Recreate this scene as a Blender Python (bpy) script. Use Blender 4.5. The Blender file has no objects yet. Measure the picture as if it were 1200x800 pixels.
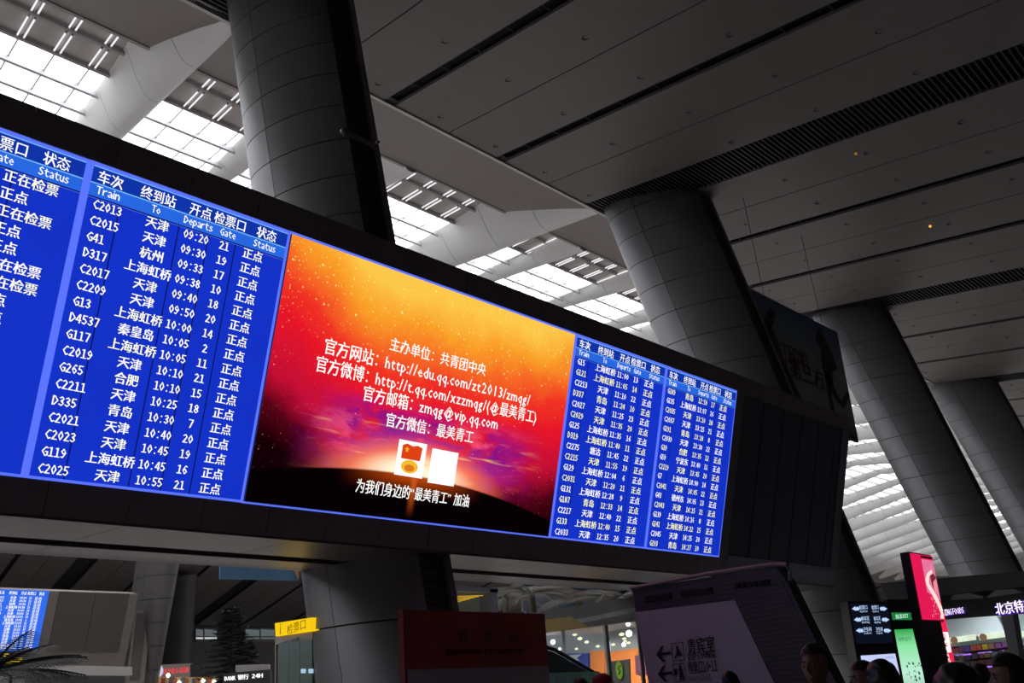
import bpy, bmesh, math, random
import numpy as np
from mathutils import Vector, Matrix

S = bpy.context.scene
COL = S.collection
random.seed(7)

# ------------------------------------------------------------------ camera
FPX = 1238.0
CZ = 1.55
_x = np.array([1676 - 600, 748 - 400, FPX]); _x /= np.linalg.norm(_x)
_v = np.array([340 - 600, -3200 - 400, FPX]); _v -= _v.dot(_x) * _x; _v /= np.linalg.norm(_v)
_y = np.cross(_v, _x)
R = np.array([_x, _y, _v])              # camera (right, down, forward) -> world
cam_d = bpy.data.cameras.new('camera'); cam = bpy.data.objects.new('camera', cam_d); COL.objects.link(cam)
right = R @ np.array([1, 0, 0]); down = R @ np.array([0, 1, 0]); fwd = R @ np.array([0, 0, 1])
cam.matrix_world = Matrix(((right[0], -down[0], -fwd[0], 0), (right[1], -down[1], -fwd[1], 0),
                           (right[2], -down[2], -fwd[2], CZ), (0, 0, 0, 1)))
cam_d.sensor_width = 36.0; cam_d.lens = 36.0 * FPX / 1200; cam_d.clip_end = 600
S.camera = cam

# ------------------------------------------------------------------ world, exposure, light levels
SKY_PANE = 3.2          # daylight coming through the frosted roof panes
w = bpy.data.worlds.new('sky'); S.world = w; w.use_nodes = True
w.node_tree.nodes['Background'].inputs[0].default_value = (0.75, 0.82, 0.95, 1)
w.node_tree.nodes['Background'].inputs[1].default_value = 1.0
S.view_settings.view_transform = 'Standard'; S.view_settings.look = 'None'
S.view_settings.exposure = 0.0; S.view_settings.gamma = 1.0; S.view_settings.use_curve_mapping = False

# ------------------------------------------------------------------ pixel -> place helpers
def ray(x, y): return R @ np.array([(x - 600) / FPX, (y - 400) / FPX, 1.0])
CAMP = np.array([0, 0, CZ])
def at(x, y, d): return CAMP + ray(x, y) * d
def hit(x, y, n, p):
    n = np.array(n, float); r = ray(x, y)
    return CAMP + r * (n.dot(np.array(p, float) - CAMP) / n.dot(r))
UP = np.array([0, 0, 1.0]); XA = np.array([1.0, 0, 0])
_c = ray(-23, 871); CD = np.array([_c[0], _c[1], 0]); CD /= np.linalg.norm(CD)      # direction of the oblique shop fronts
RD = np.array([right[0], right[1], 0]); RD /= np.linalg.norm(RD)                      # square to the viewer

def down_(p): return np.array([p[0], p[1], 0.0])

class PM:
    """upright plane through a point; maps picture points onto it"""
    def __init__(s, org, ex):
        s.o = np.array(org, float); s.ex = np.array(ex, float); s.ex /= np.linalg.norm(s.ex)
        s.n = np.cross(s.ex, UP)
        if s.n.dot(CAMP - s.o) < 0: s.n = -s.n
        if np.cross(s.ex, UP).dot(s.n) < 0: s.ex = -s.ex
    def p(s, x, y, off=0.0): return hit(x, y, s.n, s.o + s.n * off)
    def back(s, d): return PM(s.o - s.n * d, s.ex)

# ------------------------------------------------------------------ materials
MATS = {}
def mat(name, col, rough=0.6, metal=0.0, var=0.12, scale=3.0, bump=0.0, spec=0.5):
    if name in MATS: return MATS[name]
    m = bpy.data.materials.new(name); m.use_nodes = True; nt = m.node_tree
    b = nt.nodes['Principled BSDF']
    b.inputs['Roughness'].default_value = rough; b.inputs['Metallic'].default_value = metal
    b.inputs['Specular IOR Level'].default_value = spec
    tc = nt.nodes.new('ShaderNodeTexCoord'); nz = nt.nodes.new('ShaderNodeTexNoise')
    nz.inputs['Scale'].default_value = scale; nz.inputs['Detail'].default_value = 4
    nt.links.new(tc.outputs['Object'], nz.inputs['Vector'])
    mx = nt.nodes.new('ShaderNodeMix'); mx.data_type = 'RGBA'
    c0 = [max(0, c * (1 - var)) for c in col]; c1 = [min(1, c * (1 + var)) for c in col]
    mx.inputs[6].default_value = (*c0, 1); mx.inputs[7].default_value = (*c1, 1)
    nt.links.new(nz.outputs['Fac'], mx.inputs[0]); nt.links.new(mx.outputs[2], b.inputs['Base Color'])
    if bump:
        bp = nt.nodes.new('ShaderNodeBump'); bp.inputs['Strength'].default_value = bump
        nt.links.new(nz.outputs['Fac'], bp.inputs['Height']); nt.links.new(bp.outputs['Normal'], b.inputs['Normal'])
    MATS[name] = m; return m
def emit(name, col, st=1.0, var=0.0, scale=8.0):
    if name in MATS: return MATS[name]
    m = bpy.data.materials.new(name); m.use_nodes = True; nt = m.node_tree; nt.nodes.clear()
    o = nt.nodes.new('ShaderNodeOutputMaterial'); e = nt.nodes.new('ShaderNodeEmission')
    e.inputs[0].default_value = (*col, 1); e.inputs[1].default_value = st
    if var:
        tc = nt.nodes.new('ShaderNodeTexCoord'); nz = nt.nodes.new('ShaderNodeTexNoise'); nz.inputs['Scale'].default_value = scale
        mx = nt.nodes.new('ShaderNodeMix'); mx.data_type = 'RGBA'
        mx.inputs[6].default_value = (*[c * (1 - var) for c in col], 1); mx.inputs[7].default_value = (*[c * (1 + var) for c in col], 1)
        nt.links.new(tc.outputs['Object'], nz.inputs[0]); nt.links.new(nz.outputs[0], mx.inputs[0]); nt.links.new(mx.outputs[2], e.inputs[0])
    nt.links.new(e.outputs[0], o.inputs[0]); MATS[name] = m; return m
def srgb(r, g, b):
    f = lambda c: (c / 255) / 12.92 if c <= 10 else ((c / 255 + 0.055) / 1.055) ** 2.4
    return (f(r), f(g), f(b))

# ------------------------------------------------------------------ mesh building
class M:
    def __init__(s): s.v = []; s.f = []; s.mi = []
    def add(s, vs, fs, mi=0):
        k = len(s.v); s.v += [tuple(map(float, p)) for p in vs]
        s.f += [tuple(i + k for i in f) for f in fs]; s.mi += [mi] * len(fs); return s
    def prism(s, pts, ext, mi=0):
        pts = [np.array(p, float) for p in pts]; ext = np.array(ext, float); n = len(pts)
        vs = pts + [p + ext for p in pts]
        fs = [tuple(range(n))[::-1], tuple(range(n, 2 * n))] + [(i, (i + 1) % n, n + (i + 1) % n, n + i) for i in range(n)]
        return s.add(vs, fs, mi)
    def box(s, c, sx, sy, sz, ex=(1, 0, 0), ey=(0, 1, 0), ez=(0, 0, 1), mi=0):
        c = np.array(c, float); ex = np.array(ex, float) * sx / 2; ey = np.array(ey, float) * sy / 2; ez = np.array(ez, float) * sz / 2
        return s.prism([c - ex - ey - ez, c + ex - ey - ez, c + ex + ey - ez, c - ex + ey - ez], ez * 2, mi)
    def b6(s, x0, x1, y0, y1, z0, z1, mi=0):
        return s.box(((x0 + x1) / 2, (y0 + y1) / 2, (z0 + z1) / 2), x1 - x0, y1 - y0, z1 - z0, mi=mi)
    def tube(s, pts, r, n=8, mi=0, cap=True):
        pts = [np.array(p, float) for p in pts]; N = len(pts); rs = r if hasattr(r, '__len__') else [r] * N
        vs = []; fs = []
        for i, p in enumerate(pts):
            t = pts[min(i + 1, N - 1)] - pts[max(i - 1, 0)]; t /= (np.linalg.norm(t) + 1e-9)
            a = np.cross(t, [0, 0, 1.0]) if abs(t[2]) < 0.9 else np.cross(t, [1.0, 0, 0]); a /= np.linalg.norm(a); b = np.cross(t, a)
            for k in range(n):
                q = 2 * math.pi * k / n; vs.append(p + rs[i] * (math.cos(q) * a + math.sin(q) * b))
        for i in range(N - 1):
            for k in range(n): fs.append((i * n + k, i * n + (k + 1) % n, (i + 1) * n + (k + 1) % n, (i + 1) * n + k))
        if cap: fs += [tuple(range(n))[::-1], tuple((N - 1) * n + k for k in range(n))]
        return s.add(vs, fs, mi)
    def disc(s, c, r, ex, ey, n=20, mi=0, rx=None):
        c = np.array(c, float); ex = np.array(ex, float); ey = np.array(ey, float); rx = rx or r
        return s.add([c + ex * rx * math.cos(2 * math.pi * k / n) + ey * r * math.sin(2 * math.pi * k / n) for k in range(n)], [tuple(range(n))], mi)
    def ball(s, c, r, n=10, mi=0, sc=(1, 1, 1)):
        vs = []; fs = []; h = n // 2 + 1
        for i in range(h + 1):
            t = math.pi * i / h
            for k in range(n):
                q = 2 * math.pi * k / n
                vs.append((c[0] + r * sc[0] * math.sin(t) * math.cos(q), c[1] + r * sc[1] * math.sin(t) * math.sin(q), c[2] + r * sc[2] * math.cos(t)))
        for i in range(h):
            for k in range(n): fs.append((i * n + k, (i + 1) * n + k, (i + 1) * n + (k + 1) % n, i * n + (k + 1) % n))
        return s.add(vs, fs, mi)
    def text(s, st, org, ex, ey, size, width=None, align='C', bold=0.0, mi=0, gap=1.0):
        vs, fs, x0, x1 = text_geo(st, bold, gap)
        k = size; kx = size if width is None else width / (x1 - x0)
        a = {'C': (x0 + x1) / 2, 'L': x0, 'R': x1}[align]
        ex = np.array(ex, float); ey = np.array(ey, float); org = np.array(org, float)
        return s.add([org + ex * (v[0] - a) * kx + ey * (v[1] - 0.37) * k for v in vs], fs, mi)

_GC = {}
def glyph(ch, plain=False):
    """outline mesh of one character, Latin taken from the full-width block so it matches the signs' plain lettering"""
    k_ = (ch, plain)
    if k_ not in _GC:
        c = chr(ord(ch) + 0xFEE0) if 0x21 <= ord(ch) <= 0x7E and not plain else ch
        cu = bpy.data.curves.new('t', 'FONT'); cu.body = c; cu.size = 1; cu.resolution_u = 1
        o = bpy.data.objects.new('t', cu); COL.objects.link(o)
        me = bpy.data.meshes.new_from_object(o.evaluated_get(bpy.context.evaluated_depsgraph_get()))
        vs = [tuple(v.co) for v in me.vertices]; fs = [tuple(p.vertices) for p in me.polygons]
        bpy.data.objects.remove(o); bpy.data.curves.remove(cu); bpy.data.meshes.remove(me)
        xs = [v[0] for v in vs] or [0, .3]; _GC[k_] = (vs, fs, min(xs), max(xs))
    return _GC[k_]
_TC = {}
def text_geo(st, bold=0.0, gap=1.0):
    key = (st, bold, gap)
    if key not in _TC:
        V, F, x = [], [], 0.0; mono = gap == 2; plain = gap == 3
        for ch in st:
            if ch == ' ': x += .32; continue
            vs, fs, x0, x1 = glyph(ch, plain); cjk = ord(ch) > 0x2E00
            if cjk: off, adv = x, 1.0
            elif mono: off, adv = x + .33 - (x0 + x1) / 2, .66
            elif plain and ch.isdigit(): off, adv = x + .29 - (x0 + x1) / 2, .58
            elif plain: off, adv = x - x0, (x1 - x0) + .11
            else: off, adv = x - x0, (x1 - x0) + .10
            for sh in ((-bold, bold) if bold else (0,)):
                k = len(V); V += [(v[0] + off + sh, v[1], v[2]) for v in vs]; F += [tuple(i + k for i in f) for f in fs]
            x += adv
        xs = [v[0] for v in V] or [0, 1]
        _TC[key] = (V, F, min(xs), max(xs))
    return _TC[key]

OFF = {}
def finish(me, m, smooth):
    for x in (m if isinstance(m, (list, tuple)) else [m]): me.materials.append(x)
    if smooth:
        me.polygons.foreach_set('use_smooth', [True] * len(me.polygons))
        try: me.set_sharp_from_angle(angle=math.radians(38))
        except Exception: pass
def mesh_of(name, g, off=(0, 0, 0)):
    me = bpy.data.meshes.new(name)
    a = np.array(g.v, float) - np.array(off, float)
    me.from_pydata(a.tolist(), [], g.f)
    me.polygons.foreach_set('material_index', g.mi); me.update(); return me
def props(o, label=None, cat=None, group=None, kind=None):
    if label: o['label'] = label
    if cat: o['category'] = cat
    if group: o['group'] = group
    if kind: o['kind'] = kind
    return o
def root(name, loc, label, cat, group=None, kind=None):
    o = bpy.data.objects.new(name, None); COL.objects.link(o); o.location = tuple(map(float, loc)); o.empty_display_size = 0.2
    OFF[o] = np.array(loc, float); return props(o, label, cat, group, kind)
def part(name, g, m, parent=None, label=None, kind=None, smooth=False):
    off = OFF.get(parent, np.zeros(3)) if parent else np.zeros(3)
    me = mesh_of(name, g, off); finish(me, m, smooth)
    o = bpy.data.objects.new(name, me); COL.objects.link(o)
    if parent: o.parent = parent
    OFF[o] = off
    return props(o, label, None, None, kind)
def thing(name, g, m, label, cat, group=None, smooth=False):
    a = np.array(g.v); loc = np.array([(a[:, 0].min() + a[:, 0].max()) / 2, (a[:, 1].min() + a[:, 1].max()) / 2, a[:, 2].min()])
    me = mesh_of(name, g, loc); finish(me, m, smooth)
    o = bpy.data.objects.new(name, me); COL.objects.link(o); o.location = loc; OFF[o] = loc
    return props(o, label, cat, group)
def struct(name, g, m, parent=None, smooth=False):
    o = part(name, g, m, parent, smooth=smooth)
    if not parent: o['kind'] = 'structure'
    return o
def slab(pm, pts, th, off=0.0, g=None, mi=0):
    """outline given by picture points on plane pm, real thickness th going back"""
    g = g or M(); return g.prism([pm.p(x, y, off) for x, y in pts], -pm.n * th, mi)

# ------------------------------------------------------------------ material list
m_ceil = mat('ceiling_metal', (0.18, 0.157, 0.151), 0.55, 0.2, 0.06, 1.5)
m_ceil2 = mat('soffit_metal', (0.235, 0.20, 0.19), 0.5, 0.2, 0.05, 1.5)
m_void = mat('ceiling_void', (0.012, 0.012, 0.012), 0.9)
m_slat = mat('dark_slat', (0.03, 0.03, 0.032), 0.6)
m_beam = mat('white_beam_cladding', (0.76, 0.76, 0.745), 0.5, 0.0, 0.05, 0.6)
m_rail = mat('skylight_rail', (0.34, 0.31, 0.31), 0.6)
m_mull = mat('skylight_mullion', (0.6, 0.6, 0.63), 0.5, 0.3)
m_pane = emit('frosted_daylight_pane', (0.97, 0.98, 1.0), SKY_PANE)
m_tube = emit('fluorescent_tube', (1.0, 0.97, 0.98), 1.0)
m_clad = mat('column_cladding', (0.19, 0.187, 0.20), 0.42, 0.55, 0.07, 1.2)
m_joint = mat('column_joint', (0.05, 0.05, 0.055), 0.8)
m_bezel = mat('bezel_black', (0.17, 0.145, 0.155), 0.5, 0.1)
m_bezel2 = mat('bezel_side', (0.16, 0.165, 0.21), 0.4, 0.3)
m_off = mat('unlit_led', (0.06, 0.058, 0.078), 0.6)
m_soff = mat('brushed_soffit', (0.135, 0.108, 0.098), 0.36, 0.6, 0.15, 2.0)
m_floor = mat('granite_floor', (0.42, 0.40, 0.39), 0.25, 0.0, 0.12, 6)
m_wall = mat('dark_wall', (0.16, 0.16, 0.16), 0.8)
m_siding = mat('ribbed_wall', (0.12, 0.11, 0.105), 0.7)
m_black = mat('black_paint', (0.012, 0.012, 0.013), 0.5)
m_white = mat('white_panel', (0.62, 0.60, 0.60), 0.5)
m_grey = mat('grey_frame', (0.30, 0.28, 0.27), 0.55)
m_glass = None

def glass_mat():
    m = bpy.data.materials.new('clear_glass'); m.use_nodes = True; nt = m.node_tree; nt.nodes.clear()
    o = nt.nodes.new('ShaderNodeOutputMaterial'); a = nt.nodes.new('ShaderNodeBsdfTransparent'); b = nt.nodes.new('ShaderNodeBsdfGlossy')
    a.inputs[0].default_value = (0.86, 0.92, 0.9, 1); b.inputs['Roughness'].default_value = 0.05
    mx = nt.nodes.new('ShaderNodeMixShader'); mx.inputs[0].default_value = 0.05
    nt.links.new(a.outputs[0], mx.inputs[1]); nt.links.new(b.outputs[0], mx.inputs[2]); nt.links.new(mx.outputs[0], o.inputs[0])
    return m
m_glass = glass_mat()

# =================================================================== STRUCTURE
XMIN, XMAX = -50.0, 194.0
YB, YF = -40.0, 99.5            # back wall (behind the viewer), far wall
YE = 19.07; ZE = 18.25            # roof edge at the row of columns
YS = 23.3                       # edge of skylight
ZS = ZE + 0.35 * (YS - YE)      # underside of the skylight edge strip
YC = 38.4                       # ridge line
YE2 = 2 * YC - YE
YF1, YF2 = 63.0, 67.5          # far edge of the skylight, start of the far ceiling
def zsky(y): yy = y if y < YC else 2 * YC - y; return ZS + 0.62 + 0.08 * (yy - YS)
def xo(y):                      # oblique run of all roof lines
    return 0.194 * (y - YE) if y < YE else (0.22 * (y - YE) if y < YE2 else 0.22 * (YE2 - YE) + 0.27 * (y - YE2))
def zroof(y): return ZE - 0.15 * (YE - y) if y < YC else ZE - 0.158 * (y - YE2)

floor = struct('floor', M().b6(XMIN, XMAX, YB, YF, -0.3, 0), m_floor)
struct('wall_back', M().b6(XMIN, XMAX, YB - 0.4, YB, 0, 9), m_wall)
struct('wall_left', M().b6(XMIN - 0.4, XMIN, YB, YF, 0, 22), m_wall)
struct('wall_right', M().b6(XMAX, XMAX + 0.4, YB, YF, 0, 22), m_wall)
wf = struct('wall_front', M().b6(XMIN, XMAX, YF, YF + 0.4, 0, 18), m_wall)

# ceiling: a dark void above, panels hung below it
g = M()
for (y0, y1) in ((YB, YE), (YF2, YF)):
    z0, z1 = zroof(y0), zroof(y1)
    g.prism([(XMIN - 12, y0, z0 + 0.25), (XMAX + 12, y0, z0 + 0.25), (XMAX + 12, y1, z1 + 0.25), (XMIN - 12, y1, z1 + 0.25)], (0, 0, 0.2))
ceiling = struct('ceiling', g, m_void)

# roof bays along x: wide slatted slots (over columns) and narrow slots
grilles = [(-37.76, -35.97), (-20.74, -18.94), (-4.1, -2.3), (12.35, 14.21), (28.54, 30.34), (45.76, 47.49), (64.51, 66.3), (83.84, 85.76), (104.32, 106.24), (125.44, 127.36), (147.2, 149.12), (170.24, 172.16), (193.28, 195.2)]
def panel_piece(x0, x1, near):
    y0, y1 = (YB, YE) if near else (YF2, YF)
    z0, z1 = zroof(y0), zroof(y1); a, b = xo(y0), xo(y1); t = 0.10
    g = M().prism([(x0 + a, y0, z0), (x1 + a, y0, z0), (x1 + b, y1, z1), (x0 + b, y1, z1)], (0, 0, t))
    return g
pieces = []
for i in range(len(grilles) - 1):
    s0 = grilles[i][1]; s1 = grilles[i + 1][0]; L = (s1 - s0)
    gw = 0.44; seg = (L - 2 * gw) / 3
    for k in range(3):
        a = s0 + k * (seg + gw); mid = a + seg * 0.5
        pieces += [(a, mid - 0.022), (mid + 0.022, a + seg)]
for near in (True, False):
    for (a, b) in pieces:
        o = part('ceiling_panel', panel_piece(a, b, near), m_ceil, ceiling)
# slats in the wide slots (too many to count: one part per side)
g = M()
for (a, b) in grilles[1:9]:
    y = -14.0
    while y < YE - 0.1:
        x = xo(y); z = zroof(y) + 0.02
        g.prism([(a + x, y, z), (b + x, y, z), (b + x, y + 0.05, z), (a + x, y + 0.05, z)], (0, 0, 0.12)); y += 0.17
part('grille_slats', g, m_slat, ceiling, kind='stuff')
# cross wires seen in the narrow slots
g = M()
for i in range(1, 8):
    s0 = grilles[i][1]; s1 = grilles[i + 1][0]; seg = ((s1 - s0) - 0.88) / 3
    for k in (1, 2):
        a = s0 + k * (seg + 0.44) - 0.44
        for y in np.arange(-12, YE, 1.35):
            g.prism([(a + xo(y), y, zroof(y) + 0.06), (a + xo(y) + 0.44, y, zroof(y) + 0.06), (a + xo(y) + 0.44, y + 0.03, zroof(y) + 0.06), (a + xo(y), y + 0.03, zroof(y) + 0.06)], (0, 0, 0.04))
part('slot_spacers', g, m_slat, ceiling, kind='stuff')
# recessed round fittings in the panels
m_fit = mat('dark_fitting', (0.13, 0.115, 0.11), 0.5, 0.4)
gb = M(); n = 14
for k in range(n):
    q = 2 * math.pi * k / n
    gb.v.append((0.1 * math.cos(q), 0.1 * math.sin(q), -0.012)); 
for k in range(n):
    q = 2 * math.pi * k / n
    gb.v.append((0.075 * math.cos(q), 0.075 * math.sin(q), 0.02))
gb.f = [(k, (k + 1) % n, n + (k + 1) % n, n + k) for k in range(n)] + [tuple(range(n, 2 * n))]; gb.mi = [0] * (n + 1)
fit_me = mesh_of('recessed_fitting', gb); finish(fit_me, m_fit, False)
for i in range(3, 8):
    for uu in np.arange(grilles[i][1] + 1.28, grilles[i + 1][0] - 0.4, 2.51):
        for y in (3.3, 6.4, 9.35, 12.3, 15.3, 18.4):
            o = bpy.data.objects.new('recessed_fitting', fit_me); COL.objects.link(o); o.parent = ceiling
            o.location = (uu + xo(y), y, zroof(y) - 0.004)

# soffit strip between roof edge and skylight, both sides of the hall
for (ya, za, yb, zb_) in ((YE, ZE, YS, ZS), (YF2, zroof(YF2), YF1, zsky(YF1) - 0.62)):
    for i in range(len(grilles) - 1):
        a = grilles[i][0] + 0.9; b = grilles[i + 1][0] + 0.88
        pts = [(a + xo(ya), ya, za), (b + xo(ya), ya, za), (b + xo(yb), yb, zb_), (a + xo(yb), yb, zb_)]
        part('soffit_panel', M().prism(pts, (0, 0, 0.12)), m_ceil2, ceiling)
for Y, Z in ((YE, ZE), (YF2, zroof(YF2))): part('roof_edge_trim', M().b6(XMIN, XMAX, Y - 0.06, Y + 0.05, Z - 0.07, Z + 0.05), mat('edge_trim', (0.5, 0.46, 0.44), 0.4, 0.4), ceiling)
for Y, Z in ((YS, ZS), (YF1, zsky(YF1) - .62)): part('skylight_upstand', M().b6(XMIN, XMAX, Y - 0.06, Y + 0.06, Z - 0.06, Z + 0.75), m_rail, ceiling)
struct('wall_top_left', M().b6(XMIN - 0.5, XMIN - 0.1, YE, YE2, ZE - 1, 26), m_wall)

# ------------------------------------------------------------------ skylight
sky_root = root('ceiling_skylight', (20, YC, zsky(YC)), None, None, kind='structure')
rows = [YS, 24.9, 26.37]
while rows[-1] < YC - 1.4: rows.append(rows[-1] + 1.345)
rows.append(YC)
ULO, UHI, PU = -38.0, 192.0, 1.088
nu = int((UHI - ULO) / PU)
U = [12.03 + PU * k for k in range(int((ULO - 12.03) / PU), int((UHI - 12.03) / PU))]
pane_m = M(); opaque = M()
pane_me = None
def cell(u0, u1, y0, y1, inset=0.03):
    return [(u0 + inset + xo(y0), y0 + inset, zsky(y0)), (u1 - inset + xo(y0), y0 + inset, zsky(y0)), (u1 - inset + xo(y1), y1 - inset, zsky(y1)), (u0 + inset + xo(y1), y1 - inset, zsky(y1))]
cnt = 0
m_opq = mat('opaque_roof_panel', (0.40, 0.37, 0.36), 0.7)
for j in range(len(rows) - 1):
    for u in U:
        y0, y1 = rows[j], rows[j + 1]
        c = cell(u, u + PU, y0, y1)
        if j < 2:
            if 5 < u < 59: part('roof_panel', M().prism(c, (0, 0, 0.05)), m_opq, sky_root)
            else: opaque.prism(c, (0, 0, 0.05))
        else:
            if j < 6 and ((8.3 < u < 31) or (31 < u < 43.5 and j < 5)): part('skylight_pane', M().prism(c, (0, 0, 0.02)), m_pane, sky_root); cnt += 1
            else: pane_m.prism(c, (0, 0, 0.02))
        yy0, yy1 = 2 * YC - y1, 2 * YC - y0
        pane_m.prism(cell(u, u + PU, yy0, yy1), (0, 0, 0.05))
        if j < 7 and 53.4 + j * 1.37 < YF1: (opaque if j > 4 else pane_m).prism(cell(u, u + PU, 53.5 + j * 1.357, 53.5 + (j + 1) * 1.357), (0, 0, 0.05))
part('distant_skylight_panes', pane_m, m_pane, sky_root, kind='stuff')
part('distant_roof_panels', opaque, m_opq, sky_root, kind='stuff')
# opaque cover added above so no sky light leaks round the frames
g = M()
for (y0, y1) in ((YE, YC), (YC, YF2)):
    a = zsky(y0) if y0 > YE else ZS + 0.3; b = zsky(y1) if y1 < YE2 - 1 else zsky(y1) + 0.3
    g.prism([(XMIN - 14, y0, a + 0.5), (XMAX + 14, y0, a + 0.5), (XMAX + 14, y1, b + 0.5), (XMIN - 14, y1, b + 0.5)], (0, 0, 0.2))
part('sky_leak_cover', g, mat('sky_leak_cover', (0.4, 0.4, 0.4), 0.9), sky_root)
for j in range(1, len(rows)):
    for Y in ({rows[j], 2 * YC - rows[j]}):
        big = j <= 2
        wd, dp = (0.12, 0.14) if big else (0.13, 0.2)
        part('skylight_rail', M().b6(XMIN, XMAX, Y - wd / 2, Y + wd / 2, zsky(Y) - dp, zsky(Y) + 0.04), m_rail if big else m_mull, sky_root)
g_far = M()
for u in U:
    g = M() if 5 < u < 59 else g_far
    for (y0, y1) in ((YS, YC), (YC, YF1)):
        z0, z1 = zsky(y0), zsky(y1)
        g.prism([(u - 0.022 + xo(y0), y0, z0 - 0.06), (u + 0.022 + xo(y0), y0, z0 - 0.06), (u + 0.022 + xo(y1), y1, z1 - 0.06), (u - 0.022 + xo(y1), y1, z1 - 0.06)], (0, 0, 0.07))
    if g is not g_far: part('mullion', g, m_mull, sky_root)
part('distant_mullions', g_far, m_mull, sky_root, kind='stuff')
# pairs of fluorescent tubes under the mullions in the opaque rows
m_cap = mat('tube_cap', (0.5, 0.48, 0.45), 0.4, 0.5)
ORD = ('first', 'second', 'third', 'fourth', 'fifth', 'sixth', 'seventh', 'eighth', 'ninth', 'tenth', 'eleventh', 'twelfth', 'thirteenth', 'fourteenth', 'fifteenth', 'sixteenth', 'seventeenth', 'eighteenth')
def tube_light(u, j, label):
    y0, y1 = rows[j] + 0.16, rows[j + 1] - 0.12
    o = root('fluorescent_light', (u + xo(y0), y0, zsky(y0) - 0.14), label, 'light', 'fluorescent battens under the skylight')
    for d in (-0.095, 0.095):
        A = (u + d + xo(y0), y0, zsky(y0) - 0.12); B = (u + d + xo(y1), y1, zsky(y1) - 0.12)
        part('tube', M().tube([A, B], 0.028, 6), m_tube, o)
        for e in (A, B): part('tube_cap', M().ball(e, 0.045, 6), m_cap, o)
    return o
bays = ((7.7, 12.3, 'leftmost skylight bay'), (15.2, 17.4, 'bay left of the first column'), (23.6, 27.6, 'bay right of the first column'),
        (31.2, 32.4, 'narrow bay past second beam'), (33.9, 37.4, 'wide bay before the second column'), (39.2, 42.4, 'bay touching the second column'))
done = set()
for a, b, nm in bays:
    uu = [u for u in U if a < u < b]
    for k, u in enumerate(uu):
        done.add(u)
        for j in (0, 1): tube_light(u, j, 'twin tube batten, %s, %s from left, %s row' % (nm, ORD[k], 'upper' if j == 0 else 'lower'))
g = M()
for u in U:
    for Yf in ((lambda y: y), (lambda y: 2 * YC - y)):
        if u in done and Yf(1) == 1: continue
        y0, y1 = rows[0] + 0.16, rows[2] - 0.12; rr = 0.045 if u > 50 else 0.028
        for d in (-0.09, 0.09): g.tube([(u + d + xo(Yf(y0)), Yf(y0), zsky(y0) - 0.12), (u + d + xo(Yf(y1)), Yf(y1), zsky(y1) - 0.12)], rr, 4)
part('distant_tubes', g, m_tube, sky_root, kind='stuff')

# ------------------------------------------------------------------ beams
def beam(uc, prof, drop, name='ceiling_beam', y0=YE, seam=2.8):
    """prof: list of (offset, height above the bottom line)"""
    segs = []; y = y0
    while y < YC - 0.01: y1 = min(y + seam, YC); segs.append((y, y1)); y = y1
    y = YC
    while y < YF1 + 1: segs.append((y, y + 2.8)); y += 2.8
    def zb(y): yy = y if y < YC else 2 * YC - y; return ZE - 0.02 - drop + 0.15 * (yy - YE)
    o = root(name, (uc + xo(YC), YC, zb(YC)), None, None, kind='structure')
    P = [(-d, h) for d, h in prof[::-1]] + [(d, h) for d, h in prof[1:]]
    for (a, b) in segs:
        g = M(); n = len(P); gp = 0.012
        a2, b2 = a + gp, b - gp
        vs = [(uc + xo(yy) + d, yy, zb(yy) + h) for yy in (a2, b2) for d, h in P] + [(uc + xo(yy) + d, yy, zb(yy) + h + 0.06) for yy in (a2, b2) for d, h in P]
        fs = [(i, i + 1, n + i + 1, n + i) for i in range(n - 1)]
        fs += [(i, i + 2 * n, i + 2 * n + 1, i + 1) for i in range(n - 1)] + [(n + i, n + i + 1, 3 * n + i + 1, 3 * n + i) for i in range(n - 1)]
        if (a, b) == segs[0]: fs = fs + [tuple(range(n - 1, -1, -1))]
        g.add(vs, fs); part('beam_panel', g, m_beam, o, smooth=True)
    bk = M()
    for (a, b) in segs:
        n = len(P); vs = [(uc + xo(yy) + d * 0.98, yy, zb(yy) + h + 0.03) for yy in (a, b) for d, h in P]
        bk.add(vs, [(i, i + 1, n + i + 1, n + i) for i in range(n - 1)])
    part('joint_backing', bk, m_joint, o)
    return o
main_prof = [(0, 0), (0.16, 0.0), (0.34, 0.08), (0.6, 0.30), (0.86, 0.62), (1.08, 0.98), (1.3, 1.32), (1.6, 1.62), (1.9, 1.85), (2.0, 2.3)]
min_prof = [(0, 0), (0.13, 0.0), (0.28, 0.08), (0.48, 0.26), (0.7, 0.54), (0.9, 0.9), (1.1, 1.7)]
slim_prof = [(d * (.72 if d < 1.7 else .78), h) for d, h in main_prof]
wide_prof = [(d * 2.0, h * 1.0) for d, h in main_prof]
for c in (-19.84, -3.07): beam(c, main_prof, 0.0)
beam(13.5, slim_prof, 0.0); beam(29.3, main_prof, 0.0); beam(46.59, main_prof, 0.0)
c = 60.5
while c < 186: beam(c, main_prof, 0.0); c += 6.9
for c in (-14.08, -8.58, 5.9, 18.4, 23.1, 33.4, 38.8, 43.8, 54): beam(c, min_prof, -0.72, y0=YS - 0.05)

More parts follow.
